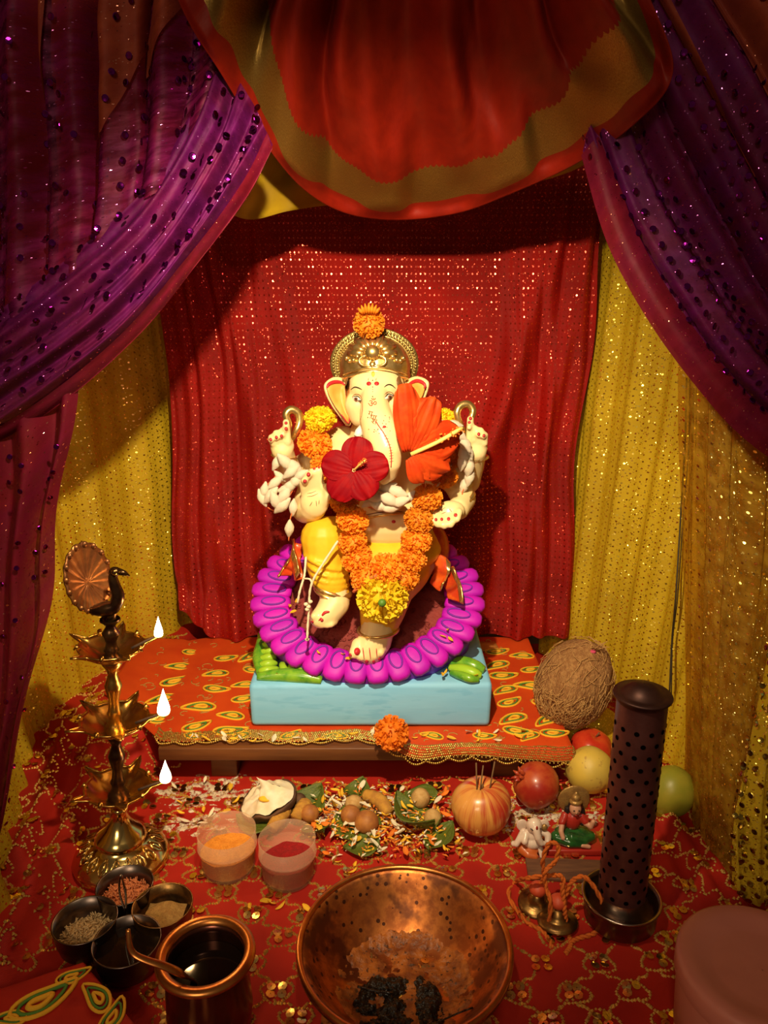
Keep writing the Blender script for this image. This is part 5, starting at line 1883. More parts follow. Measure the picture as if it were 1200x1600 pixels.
# four joined cups
hub = WZ(197, 1432, .02)
cu4 = thing('cup_holder', (hub.x, hub.y, 0), 'holder of four small metal cups joined to one upright handle', 'cup holder')
CUPS = [(195, 1384, .030), (254, 1416, .031), (133, 1440, .032), (198, 1472, .033)]
CUPW = []
for k, (x, y, r) in enumerate(CUPS):
    c = rim_at(x, y, .034); c.z = fz(c) + .001
    CUPW.append((c, r))
    MB().lathe([(.0005, .0), (r * .72, .0), (r * .86, .005), (r * .96, .018), (r, .033), (r * 1.015, .034), (r * .97, .034), (r * .93, .018), (r * .82, .006), (.0005, .002)], 40, xf(c)).build(
        'cup', M['brass_dark'] if k in (1,) else M['steel_dark'], cu4)
hx = sum((c for c, r in CUPW), Vector()) / 4
MB().tube(spline([hx + Vector((0, 0, .010)), hx + Vector((0, 0, .035)), hx + Vector((-.003, 0, .058)), hx + Vector((0, 0, .080)), hx + Vector((.003, 0, .058)), hx + Vector((.001, 0, .035))], 30), .0012, 7).build('handle', M['steel'], cu4)
for c, r in CUPW:
    MB().tube([hx + Vector((0, 0, .012)), Vector((c.x, c.y, c.z + .012)) + (hx - c).normalized() * r * .9], .0022, 6).build('arm', M['steel_dark'], cu4)


def grains(c, r, z, n, mat, name, label):
    mb = MB()
    for i in range(n):
        a = RND.uniform(0, 6.28); rr = r * math.sqrt(RND.random()) * .93
        p = Vector((c.x + rr * math.cos(a), c.y + rr * math.sin(a), c.z + z + .006 * (1 - (rr / r) ** 2) + RND.uniform(-.001, .0015)))
        q = Quaternion((RND.uniform(-1, 1), RND.uniform(-1, 1), RND.uniform(-1, 1)), RND.uniform(0, 3)).to_matrix()
        mb.ell(p, (.0009, .0009, .0030), q, 5, 4)
    mb.lathe([(.0003, z + .005), (r * .6, z + .002), (r * .96, z - .002)], 20, xf(c))
    return tag(mb.build(name, mat), label, 'grain', kind='stuff')


grains(CUPW[0][0], CUPW[0][1] * .9, .018, 260, M['rice_red'], 'tinted_rice', 'reddish tinted rice in the rear cup of the four-cup holder')
grains(CUPW[2][0], CUPW[2][1] * .9, .014, 260, M['rice'], 'plain_rice', 'pale rice grains in the leftmost cup of the four-cup holder')
c, r = CUPW[1]
tag(patch(c.x, c.y, r * .64, r * .64, lambda x, y: c.z + .020 + .003 * nz(x * 80, y * 80) - .004 * (x * x + y * y) / (r * r), 30).build('sandal_powder', M['powder_tan']), 'tan powder in the cup nearest the orange plastic tub', 'powder', kind='stuff')
c, r = CUPW[3]
tag(MB().lathe([(.0002, .022), (r * .6, .022), (r * .95, .0222)], 30, xf(c)).build('cup_oil', M['liquid']), 'dark oil in the front cup of the four-cup holder', 'oil', kind='stuff')


# frosted plastic tubs of powder
def tub(px, py, rpx, powder, lab, plab, pname, fill):
    c = WZ(px, py, 0.); c.z = fz(c) + .002
    R = rpx * mpp(c)
    h = .052
    t = thing('plastic_tub', c, lab, 'tub')
    MB().lathe([(.0005, .0), (R * .84, .0), (R * .90, .004), (R * .97, h * .6), (R * 1.02, h * .62), (R * 1.02, h * .66), (R * .985, h * .68), (R * 1.0, h), (R * .97, h), (R * .95, h * .6), (R * .87, .005), (.0005, .003)], 56, xf(c)).build('tub_wall', M['plastic'], t)
    mb = MB()
    def g(u, v):
        a = 2 * PI * u; rr = R * .935 * v
        z = c.z + fill + (.004 * nz(math.cos(a) * rr * 70, math.sin(a) * rr * 70, px) + .004 * (math.cos(a + 1) * v)) * (1 - .3 * v)
        return (c.x + rr * math.cos(a), c.y + rr * math.sin(a), z)
    mb.grid(g, 40, 16)
    def g2(u, v):
        a = 2 * PI * u
        top = Vector(g(u, 1.0))
        rr = R * (.85 + .085 * v)
        return (c.x + rr * math.cos(a), c.y + rr * math.sin(a), c.z + .0045 + (top.z - c.z - .0045) * v)
    mb.grid(g2, 40, 4)
    tag(mb.build(pname, powder), plab, 'powder', kind='stuff')


tub(358, 1358, 45, M['turmeric'], 'frosted plastic tub of orange turmeric powder', 'orange turmeric powder heaped in the plastic tub', 'turmeric_powder', .025)
tub(451, 1371, 44, M['kumkum'], 'frosted plastic tub of deep red powder', 'deep red vermilion powder filling the plastic tub', 'vermilion_powder', .024)

# incense tower
TP = WZ(967, 1438, 0.)
TP.z = .003
tw = thing('incense_tower', TP, 'tall perforated dark metal incense holder standing in a steel dish', 'incense holder')
RT = .0248
MB().lathe([(.0005, .0), (.034, .0), (.0375, .004), (.0385, .020), (.0395, .026), (.0405, .027), (.0405, .030), (.0385, .0305), (.0375, .026), (.0365, .018), (.031, .012), (.027, .010), (.0005, .010)], 60, xf(TP)).build('dish', M['steel_dark'], tw)
MB().tube([(TP.x + math.cos(a) * .0402, TP.y + math.sin(a) * .0402, TP.z + .0295) for a in np.linspace(0, 2 * PI, 65)[:-1]], .0013, 6, closed=True).build('dish_rim', M['steel'], tw)
MB().lathe([(.0355, .0125), (.033, .018), (RT * 1.12, .026), (RT * 1.02, .034), (RT * 1.0, .036)], 48, xf(TP)).build('foot_cone', M['steel'], tw)
tube_o = MB().lathe([(RT * 1.02, .010), (RT, .014), (RT * .985, .268), (RT * .985, .270)], 48, xf(TP)).build('perforated_tube', M['tower'], tw)
hole = MB().lathe([(.0001, .00015), (.0025, .00012), (.0026, .0)], 10).mesh('vent_hole_shade', M['tower_hole_shade'], smooth=False)
for j in range(16):
    for i in range(11):
        a = 2 * PI * (i + .5 * (j % 2)) / 11
        n_ = Vector((math.cos(a), math.sin(a), 0))
        if n_.dot(Vector((-TP.x, -TP.y, 0)).normalized()) < -.2: continue
        z = .042 + j * .0132
        T = Matrix.Translation(Vector((TP.x, TP.y, TP.z + z)) + n_ * (RT * .999)) @ Vector((0, 0, 1)).rotation_difference(n_).to_matrix().to_4x4()
        inst('vent_hole_shade', hole, T, tube_o)
MB().lathe([(RT * .99, .264), (RT * 1.02, .268), (RT * 1.13, .2690), (RT * 1.15, .2705), (RT * 1.12, .2718), (RT * .92, .2715), (RT * .78, .2725), (RT * .64, .2765), (RT * .46, .2805), (RT * .24, .2825), (.0004, .283)], 48, xf(TP)).build('lid', M['lid_black'], tw)

# pink plastic tub at the corner
PK = WZ(1192, 1512, .085); 
pkt = thing('plastic_box', (PK.x, PK.y, 0), 'dull pink round plastic box with its lid beside the incense holder', 'box')
rk = 128 * mpp(PK)
MB().lathe([(.0005, .002), (rk * .88, .002), (rk * .92, .006), (rk * .97, .07), (rk * .97, .076), (.0005, .076)], 64, xf((PK.x, PK.y, 0))).build('box_body', M['pink_tub'], pkt)
MB().lathe([(rk * .985, .066), (rk * 1.0, .068), (rk * 1.0, .082), (rk * .985, .086), (rk * .94, .088), (rk * .80, .087), (rk * .74, .0855), (rk * .60, .083), (rk * .56, .0825), (.0005, .0825)], 64, xf((PK.x, PK.y, 0))).build('box_lid', M['pink_tub'], pkt)

# folded cloth at the near corner
FC = thing('folded_cloth', WZ(90, 1560, 0), 'folded red cloth with a green and yellow paisley in the near corner', 'cloth')
A_ = [WZ(-60, 1562, .030), WZ(60, 1520, .030), WZ(132, 1497, .030), WZ(215, 1585, .030), WZ(260, 1650, .030)]
fq = [WZ(132, 1499, .03), WZ(230, 1620, .03), WZ(60, 1720, .03), WZ(-90, 1570, .03)]
for k in range(3):
    zt = .010 * k + .003
    def g(u, v, zt=zt, k=k):
        a = fq[0].lerp(fq[1], u); b = fq[3].lerp(fq[2], u); p = a.lerp(b, v)
        e = min(u, 1 - u, v, 1 - v)
        p.z = zt + .0075 * sstep(0, .04, e) + .0012 * nz(u * 6, v * 6, k)
        sh_ = .002 * (2 - k)
        p += Vector((sh_, sh_, 0))
        return p
    MB().grid(g, 34, 34, .2, .2).build('fold_layer', M['floor_red'], FC, mods=[SOLID(.002)])
for (x, y, rot, s) in ((60, 1568, .5, 1.9), (155, 1560, 2.2, 1.3), (110, 1527, .3, 1.0), (175, 1592, 1.2, 1.2), (20, 1590, 3., 1.0)):
    paisley(FC, WZ(x, y, .0325), rot, s)

# ------------------------------------------------------------------ fruit
def fruit(name, px, py, z, rpx, mat, label, cat, shape, tilt=(0, 0), sq=1.0, stem_=True):
    c = WZ(px, py, z); R = rpx * mpp(c)
    base = hz(c.x, c.y)
    t = thing(name, (c.x, c.y, base), label, cat)
    mb = MB()
    prof = []
    for i in range(25):
        a = -PI / 2 + PI * i / 24
        rr = math.cos(a); zz = math.sin(a)
        if shape == 'apple':
            rr *= 1 + .06 * zz
            zz = zz * .92 - (.16 * math.exp(-(rr / .28) ** 2) if zz > 0 else -.10 * math.exp(-(rr / .22) ** 2))
        prof.append((max(.0004, rr * R), zz * R * sq))
    T = Matrix.Translation(c) @ Matrix.Rotation(tilt[0], 4, 'X') @ Matrix.Rotation(tilt[1], 4, 'Y')
    mb.lathe(prof, 40, T, (lambda a, z_: 1 + .02 * math.sin(5 * a) + .01 * math.sin(2 * a + 1)))
    o = bpy.data.objects.new('fruit_flesh', MB.mesh(_loc(mb, T), 'fruit_flesh', mat)); link(o, t, T)
    return t, c, R, T


def _loc(mb, T):
    Ti = T.inverted()
    mb.v = [tuple(Ti @ Vector(p)) for p in mb.v]
    return mb


ap, c, R, T = fruit('apple', 752, 1260, .0385, 46.5, M['apple'], 'red-streaked yellow apple with incense sticks stuck in its top', 'apple', 'apple', (.12, -.05), 1.02)
MB().tube([T @ Vector((0, 0, R * .7)), T @ Vector((.002, 0, R * .95))], [.0016, .0012], 6).build('stalk', M['stick'], ap)
for k, (x0, y0, x1, y1) in enumerate(((745, 1229, 744, 1192), (751, 1229, 755, 1196), (766, 1228, 773, 1190))):
    p0, p1 = W(x0, y0, c.y - .006), W(x1, y1, c.y - .004)
    tag(MB().tube([p0 - (p1 - p0).normalized() * .008, p0, p1], .0009, 6).build('incense_stick', M['stick']), ('leftmost', 'middle', 'rightmost')[k] + ' of three thin incense sticks stuck in the streaked apple', 'incense stick', 'incense sticks in the apple')
pg, c, R, T = fruit('pomegranate', 838, 1226, .036, 36, M['pome'], 'red pomegranate under the corner of the gold lace', 'pomegranate', 'ball', (.3, -.9), .95)
cw = MB()
for k in range(6):
    a = 2 * PI * k / 6
    cw.tube([T @ Vector((math.cos(a) * R * .16, math.sin(a) * R * .16, R * .88)), T @ Vector((math.cos(a) * R * .20, math.sin(a) * R * .20, R * 1.05)), T @ Vector((math.cos(a) * R * .32, math.sin(a) * R * .32, R * 1.18))], [R * .10, R * .09, R * .02], 6)
cw.build('calyx_crown', M['pome'], pg)
yg, c, R, T = fruit('yellow_fruit', 921, 1203, .034, 36, M['lime_y'], 'pale yellow fruit with brown scratches behind the incense tower', 'fruit', 'ball', (.5, .2), 1.05)
MB().lathe([(.0005, R * 1.02), (R * .10, R * 1.035), (R * .14, R * 1.02)], 10, T).build('stem_end', M['stick'], yg)
ra_, c, R, T = fruit('red_apple', 924, 1168, .034, 32, M['apple_red'], 'shiny red apple half hidden behind the pale yellow fruit', 'apple', 'apple', (.2, .2), .95)
MB().tube([T @ Vector((0, 0, R * .7)), T @ Vector((.002, 0, R * 1.0))], .0012, 6).build('stalk', M['stick'], ra_)
gm, c, R, T = fruit('green_fruit', 1047, 1236, .0345, 37, M['mango'], 'green and yellow fruit leaning on the side cloth behind the incense tower', 'fruit', 'ball', (.2, .3), 1.12)
MB().lathe([(.0005, R * 1.10), (R * .08, R * 1.115), (R * .12, R * 1.10)], 10, T).build('stem_end', M['stick'], gm)

# coconut in its fibre
CC = W(897, 1066, .985)
cn = thing('coconut', (CC.x, CC.y, CC.z - .06), 'hairy brown coconut resting at the table corner', 'coconut')
ck = mpp(CC)
qc = Matrix.Rotation(.35, 3, 'Y')
mb = MB()
mb.ell(CC, (57 * ck, 56 * ck, 72 * ck), qc, 40, 26, fn=lambda p: 1 + .05 * nz(p.x * 2, p.y * 2, p.z * 2) + .03 * nz(p.x * 7, p.y * 7, p.z * 2.5) - .10 * max(0, -p.z) ** 2)
mb.build('husk', M['coir'], cn)
hr = MB()
for i in range(1500):
    dv = fib(1000)[i] if False else Vector((RND.gauss(0, 1), RND.gauss(0, 1), RND.gauss(0, 1))).normalized()
    if dv.z > .15 + .3 * dv.x and RND.random() < .85: continue
    if dv.y > .5: continue
    tg = (Vector((0, 0, -1)) - dv * dv.dot(Vector((0, 0, -1))) + Vector((RND.uniform(-.8, .8), RND.uniform(-.8, .8), RND.uniform(-.4, .4))))
    tg = (tg - dv * dv.dot(tg)).normalized()
    pts = []
    L = RND.uniform(.15, .55)
    cur = RND.uniform(-.6, .6)
    sd_ = dv.cross(tg)
    for k in range(5):
        t = k / 4
        d2 = (dv + tg * L * t + sd_ * cur * t * t * .5).normalized() * (1.015 + .03 * RND.random() + .07 * t * t * RND.random())
        pts.append(CC + qc @ Vector((d2.x * 57 * ck, d2.y * 56 * ck, d2.z * 72 * ck)))
    hr.tube(pts, [.00045, .00045, .0004, .0004, .0003], 4)
for i in range(9):
    a = CC + qc @ Vector((RND.uniform(-.2, .1) * 57 * ck, -.02, 70 * ck))
    b_ = a + Vector((RND.uniform(-.02, .02), RND.uniform(-.01, .01), RND.uniform(.005, .02)))
    hr.tube(spline([a, a.lerp(b_, .5) + Vector((.003, 0, .003)), b_], 5), [.0007, .0006, .0005, .0004, .0003], 4)
tag(hr.build('husk_fibre', M['coir_hair'], cn), kind='stuff')
MB().ell(CC + qc @ Vector((-4 * ck, -22 * ck, 66 * ck)), (.0045, .003, .003), None, 8, 6).build('pink_dab', pm('pink_powder', (.55, .06, .14), rough=.9), cn)
# bundle of dotted yellow cloth the coconut sits on
bun = MB()
bc_ = Vector((CC.x + .036, CC.y + .045, 0))
bun.grid(lambda u, v: (bc_.x + .062 * (1 - v) ** .5 * math.cos(2 * PI * u) * (1 + .06 * math.sin(7 * 2 * PI * u)), bc_.y + .06 * (1 - v) ** .5 * math.sin(2 * PI * u) * (1 + .06 * math.sin(5 * 2 * PI * u)), .002 + .052 * v ** .8 + .002 * math.sin(9 * 2 * PI * u) * (1 - v)), 60, 20, .35, .1)
tag(bun.build('cloth_bundle', M['gold_cloth']), 'bundled dotted yellow cloth under the coconut', 'cloth')

# ------------------------------------------------------------------ offerings in front of the table
# half coconut shell
HC2 = WZ(420, 1252, .022)
hc2 = thing('coconut_half', (HC2.x, HC2.y, 0), 'broken half coconut with white flesh and dark shell', 'coconut')
qh = Matrix.Rotation(-.32, 3, 'Y') @ Matrix.Rotation(.12, 3, 'X')
def hshell(r, zoff):
    mb = MB()
    def g(u, v):
        a = 2 * PI * u; el = -PI / 2 + v * PI / 2 * 1.0
        edge = 1 + .10 * nz(math.cos(a) * 1.5, math.sin(a) * 1.5, 3.) * v
        return HC2 + qh @ Vector((r * 1.25 * math.cos(el) * math.cos(a) * edge, r * math.cos(el) * math.sin(a) * edge, r * .8 * math.sin(el) + zoff + .010 * v * nz(math.cos(a) * 2, math.sin(a) * 2, 8.)))
    return mb.grid(g, 40, 14)
hshell(.030, .004).build('shell', M['coco_shell'], hc2, mods=[SOLID(.003)])
mb = MB()
mb.grid(lambda u, v: HC2 + qh @ Vector((.036 * v * math.cos(2 * PI * u), .029 * v * math.sin(2 * PI * u), .005 + .010 * v * nz(math.cos(2 * PI * u) * 2, math.sin(2 * PI * u) * 2, 8.) + .024 * (1 - v) ** 1.1 * (1 + .5 * math.cos(2 * PI * u)) + .004 * nz(u * 9, v * 6, 2.))), 40, 10)
mb.build('flesh', M['coco_white'], hc2)
MB().ell(HC2 + qh @ Vector((.004, -.012, .016)), (.010, .007, .003), None, 10, 6).build('yellow_smear', M['petal_y'], hc2)


def leaf_mesh(curl, seed):
    mb = MB()
    def g(u, v):
        s = (u - .5) * 2
        w = (math.sin(PI * min(1, v * .98 + .02)) ** .75) * (1.15 - .55 * v)
        return (s * w * .52, v - .5, .10 * abs(s) * curl * 2 + .06 * math.sin(v * 4 + seed) * curl + .10 * curl * (v - .5) ** 2 * 4 - .018 * math.cos(s * 14 + v * 6))
    return mb.grid(g, 14, 16).mesh('betel_leaf', M['betel'])


LV = [leaf_mesh(.6, 1), leaf_mesh(.9, 3), leaf_mesh(.4, 5)]


def leaf(px, py, L, rot, k, label, z=.004, tx=0., ty=0.):
    p = WZ(px, py, z)
    T = Matrix.Translation((p.x, p.y, hz(p.x, p.y) + z)) @ Matrix.Rotation(rot, 4, 'Z') @ Matrix.Rotation(tx, 4, 'X') @ Matrix.Rotation(ty, 4, 'Y') @ Matrix.Scale(L * .8, 4)
    o = inst('betel_leaf', LV[k], T)
    o.modifiers.new('solidify', 'SOLIDIFY').thickness = .012
    return tag(o, label, 'leaf', 'betel leaves among the offerings')


leaf(400, 1290, .070, 1.2, 0, 'green betel leaf under the broken coconut half')
leaf(480, 1262, .075, -.6, 1, 'betel leaf between the coconut half and the turmeric root')
leaf(497, 1300, .050, -2.6, 0, 'narrow betel leaf standing behind the red powder tub', .008, .5)
leaf(555, 1290, .085, .3, 2, 'betel leaf under the brown betel nuts')
leaf(565, 1327, .055, 1.7, 0, 'dark betel leaf tip at the near edge of the petals')
leaf(560, 1240, .050, -.3, 1, 'small betel leaf at the table edge above the turmeric root')
leaf(645, 1282, .090, .75, 1, 'long pale betel leaf beside the round pale nuts', .008, 0, .35)
leaf(690, 1310, .060, -.8, 2, 'betel leaf curling up beside the streaked apple', .008, .2, -.3)
leaf(655, 1250, .060, 1.5, 0, 'betel leaf lying behind the round pale nuts')


def rootp(a, b, r, label):
    p, q = WZ(*a, r), WZ(*b, r)
    p.z += .006; q.z += .006
    m = (p + q) / 2 + Vector((.003, .004, .002))
    pts = spline([p, m, q], 16)
    return tag(MB().tube(pts, [r * (.55 + .45 * math.sin(PI * (i + 1) / 17) ** .5) * (1 + .06 * math.sin(i * 2.2)) for i in range(16)], 10).build('turmeric_root', M['root']), label, 'root', 'turmeric roots')


rootp((570, 1248), (608, 1276), .0095, 'long yellow turmeric root lying among the petals')
rootp((448, 1270), (425, 1300), .0095, 'yellow turmeric root poking up behind the red powder tub')
rootp((478, 1262), (462, 1285), .010, 'stubby turmeric root next to the coconut half')


def nut(px, py, rpx, mat, label, name='betel_nut', sq=.9):
    p = WZ(px, py, .014); r = rpx * mpp(p)
    p.z = hz(p.x, p.y) + .005 + r * sq
    mb = MB().ell(p, (r, r, r * sq), None, 20, 12, fn=lambda d_: 1 + .05 * nz(d_.x * 2 + px, d_.y * 2, d_.z * 2) + .05 * max(0, d_.z) ** 8)
    return tag(mb.build(name, mat), label, 'nut', 'betel nuts')


nut(573, 1290, 19, M['nut'], 'large brown betel nut among the orange petals')
nut(548, 1277, 16, M['nut'], 'orange-brown betel nut touching the large one')
nut(553, 1258, 14, M['nut_pale'], 'tan betel nut behind the orange-brown one')
nut(657, 1252, 15, M['nut_pale'], 'pale round betel nut on the far leaf', sq=1.0)
nut(676, 1282, 14, M['nut_pale'], 'pale round betel nut on the leaf by the streaked apple', sq=1.0)
nut(484, 1275, 15, M['nut'], 'dark lumpy betel nut beside the stubby turmeric root')
nut(467, 1252, 12, M['coco_shell'], 'dark date-like nut against the coconut half')

# flour and crumbs scattered over the cloth
def flour_h(sc, seed, thr, cx, cy, rx, ry):
    def h(x, y):
        e = (x / rx) ** 2 + (y / ry) ** 2
        k = noise.fractal(Vector(((cx + x) * sc, (cy + y) * sc * 1.6, seed)), .7, 2.1, 5) + .30 - thr - 1.0 * e
        return hz(cx + x, cy + y) + max(-.003, min(.0016, k * .004))
    return h


for (px, py, rx, ry, sd_, lab) in ((330, 1240, .10, .05, 1., 'white flour scattered between the lamp and the coconut half'), (560, 1265, .15, .06, 4., 'pale flour and rice dust under the leaves and nuts'),
                                   (850, 1280, .10, .06, 7., 'white flour scattered around the small figurines'), (300, 1290, .07, .03, 2., 'thin white flour streaks beside the lamp base')):
    p = WZ(px, py, 0)
    tag(patch(p.x, p.y, rx, ry, flour_h(50, sd_, .05, p.x, p.y, rx, ry), 90).build('scattered_flour', M['flour']), lab, 'flour', kind='stuff')


def petal_mesh(mat, seed, kx):
    mb = MB()
    mb.grid(lambda u, v: ((u - .5) * 2 * kx * math.sin(PI * (.08 + .88 * v)) ** .8, v - .5, .10 * ((u - .5) * 2) ** 2 + .12 * math.sin(v * 3 + seed) + .25 * (v - .5) ** 2), 5, 7)
    return mb.mesh('petal', mat)


PET = {'w': [petal_mesh(M['petal_w'], 1, .20), petal_mesh(M['petal_w'], 2, .16)], 'y': [petal_mesh(M['petal_y'], 1, .22), petal_mesh(M['petal_y'], 3, .16)], 'o': [petal_mesh(M['petal_o'], 2, .24), petal_mesh(M['petal_o'], 4, .18)]}


def petal(p, col, L, label, group):
    T = Matrix.Translation(p) @ Matrix.Rotation(RND.uniform(0, 6.28), 4, 'Z') @ Matrix.Rotation(RND.uniform(-.35, .35), 4, 'X') @ Matrix.Rotation(RND.uniform(-.5, .5), 4, 'Y') @ Matrix.Scale(L, 4)
    return tag(inst(({'w': 'white', 'y': 'yellow', 'o': 'orange'}[col]) + '_petal', RND.choice(PET[col]), T), label, 'petal', group)


def in_clear(px, py):
    """keep petals out from under the solid things"""
    for (x, y, rx, ry) in ((752, 1262, 52, 56), (358, 1345, 52, 60), (451, 1358, 50, 58), (420, 1252, 46, 34), (632, 1474, 166, 130), (838, 1228, 42, 42)):
        if ((px - x) / rx) ** 2 + ((py - y) / ry) ** 2 < 1: return False
    return True


def scatter(n, col, xr, yr, label, group, L=(.009, .015), z=(.003, .010)):
    k = 0; tries = 0
    while k < n and tries < n * 20:
        tries += 1
        px = RND.uniform(*xr); py = RND.uniform(*yr)
        if not in_clear(px, py): continue
        p = WZ(px, py, .005); p.z = hz(p.x, p.y) + RND.uniform(*z)
        petal(p, col, RND.uniform(*L), label, group); k += 1


scatter(46, 'w', (490, 720), (1235, 1335), 'loose white petal among the leaves and nuts before the table', 'white petals among the offerings', L=(.012, .019), z=(.008, .018))
scatter(40, 'y', (490, 720), (1235, 1345), 'loose yellow petal among the leaves and nuts before the table', 'yellow petals among the offerings', z=(.007, .018))
scatter(34, 'o', (490, 720), (1235, 1340), 'loose orange petal among the leaves and nuts before the table', 'orange petals among the offerings', z=(.006, .017))
scatter(9, 'w', (270, 370), (1220, 1290), 'white petal on the flour between the lamp and the coconut half', 'white petals by the lamp')
scatter(7, 'y', (270, 390), (1225, 1290), 'yellow petal on the flour between the lamp and the coconut half', 'yellow petals by the lamp')
scatter(8, 'y', (380, 560), (1345, 1420), 'stray yellow petal on the red cloth near the copper bowl', 'stray petals by the bowl', z=(.002, .004))
scatter(8, 'w', (790, 900), (1240, 1300), 'white petal lying around the small figurines', 'white petals by the figurines', z=(.002, .006))
for k in range(32):
    px = RND.uniform(290, 820); py = RND.uniform(1143, 1158)
    q = WZ(px, py, TZ + .007)
    petal(q, 'w' if k % 2 else 'y', RND.uniform(.009, .016), 'white petal lying along the gold lace of the table' if k % 2 else 'yellow petal lying along the gold lace of the table', ('white' if k % 2 else 'yellow') + ' petals on the table edge')
for k in range(9):
    px = RND.choice((RND.uniform(400, 500), RND.uniform(690, 740))); py = RND.uniform(1050, 1056)
    petal(WZ(px, py, PT_ + .010), RND.choice('wy') if False else 'y', RND.uniform(.009, .014), 'yellow petal resting on the pale blue plinth corner', 'yellow petals on the plinth')
for (x, y) in ((452, 948), (458, 958), (463, 940), (700, 985), (692, 996), (704, 1000), (498, 1020), (536, 1022), (545, 1030)):
    a = (x - 575) / 178; 
    # lay them on the ring plane
    d_ = ray(x, y); t_ = (RC + EZ * .020 - CP).dot(EZ) / d_.dot(EZ)
    petal(CP + d_ * t_ + EZ * .001, 'y', RND.uniform(.009, .014), 'yellow petal caught on the purple ring seat', 'yellow petals on the ring')
cr_ = {'y': MB(), 'w': MB(), 'o': MB()}
for k in range(1000):
    px = RND.gauss(590, 75); py = RND.gauss(1285, 30)
    if not (470 < px < 730 and 1228 < py < 1350 and in_clear(px, py)): continue
    p = WZ(px, py, .004); c_ = RND.choice('yoow')
    z = hz(p.x, p.y) + RND.uniform(.003, .014); L = RND.uniform(.002, .005); a = RND.uniform(0, 6.28)
    dx, dy = math.cos(a) * L, math.sin(a) * L
    cr_[c_].add([(p.x - dx, p.y - dy, z), (p.x + dy * .35, p.y - dx * .35, z + .0008), (p.x + dx, p.y + dy, z + RND.uniform(-.001, .001)), (p.x - dy * .35, p.y + dx * .35, z + .0008)], [(0, 1, 2, 3)])
for c_, n_ in (('y', 'yellow'), ('w', 'white'), ('o', 'orange')):
    tag(cr_[c_].build('flower_crumbs', M['petal_' + c_], smooth=False), n_ + ' crumbs of torn petals sprinkled over the offerings', 'flower crumbs', kind='stuff')
# single marigold on the lace
f = place(MR, W(612, 1146, .888), 29 * mpp(W(612, 1146, .888)), (.1, -.9, .6), 'marigold')
tag(f, 'rust-orange marigold flower lying on the gold lace of the table', 'flower')

# ------------------------------------------------------------------ small figurines
def loc_parts(origin, s):
    o = Vector(origin)
    return lambda x, y, z: o + Vector((x, y, z)) * s


def fig_mesh(name, mat, parent, items, vox=.0009, o=None, s=1.):
    mb = MB()
    for it in items:
        if it[0] == 'e':
            _, x, y, z, rx, ry, rz = it
            mb.ell(o + Vector((x, y, z)) * s, (rx * s, ry * s, rz * s), None, 14, 10)
        else:
            pts = it[1]
            for (a, b_) in zip(pts, pts[1:]):
                for k in range(7):
                    t = k / 6
                    q = [a[i] + (b_[i] - a[i]) * t for i in range(4)]
                    mb.ell(o + Vector(q[:3]) * s, q[3] * s, None, 10, 6)
    return mb.build(name, mat, parent, mods=[('REMESH', dict(mode='VOXEL', voxel_size=vox, use_smooth_shade=True)), ('SMOOTH', dict(factor=.5, iterations=3))])


FO = WZ(830, 1333, 0); FO.z = fz(FO) + .001
f1 = thing('elephant_figurine', FO, 'tiny white elephant-headed figurine with orange legs beside the streaked apple', 'figurine')
s = .001
fig_mesh('figure_body', M['fig_white'], f1, [('e', 0, 0, 22, 12, 9, 12), ('e', 1, -2, 38, 9.5, 8.5, 10), ('e', 0, -2, 16, 11, 10, 9),
    ('c', [(2, -9, 38, 5), (4, -13, 30, 4.2), (8, -14, 23, 3.4), (13, -13, 22, 2.8)]),
    ('c', [(-11, -1, 29, 4.5), (-17, -5, 20, 4), (-20, -7, 16, 3.6)]), ('c', [(-8, -3, 28, 4), (-11, -10, 22, 4)]), ('c', [(11, 0, 29, 4.5), (18, -4, 26, 4), (17, -8, 20, 4)]),
    ('c', [(-19, -2, 12, 3.8), (-23, -5, 15, 3.5)])], o=FO, s=s)
for sx in (-1, 1):
    fig_mesh('figure_ear', M['fig_white'], f1, [('e', sx * 11 - (2 if sx < 0 else -2), 1, 37, 7, 2.2, 8), ('e', sx * 14, 1, 34, 4, 2, 6)], o=FO, s=s)
fig_mesh('figure_legs', M['fig_orange'], f1, [('e', -4, -3, 6.5, 13, 11, 6.5), ('c', [(-12, -4, 7, 6.5), (-6, -12, 5, 5), (2, -14, 4, 4)])], o=FO, s=s)
fig_mesh('figure_foot', M['fig_white'], f1, [('c', [(9, -8, 10, 3.5), (10, -13, 3, 3), (13, -15, 2, 2)])], o=FO, s=s)
fig_mesh('figure_drape', M['fig_red'], f1, [('e', 11, -2, 7, 8, 8, 6)], o=FO, s=s)
MB().ell(FO + Vector((.002, -.0125, .043)), (.0014, .0010, .003), None, 8, 6).build('forehead_mark', M['fig_red'], f1)
for sx in (-1, 1): MB().tube([FO + Vector((.001 + sx * .006, -.0095, .040)), FO + Vector((.001 + sx * .003, -.0112, .0385))], .0007, 5).build('figure_eye', M['fig_hair'], f1)
MB().ell(FO + Vector((.013, -.003, .036)), (.004, .003, .005), None, 10, 8).build('gold_ornament', M['fig_gold'], f1)

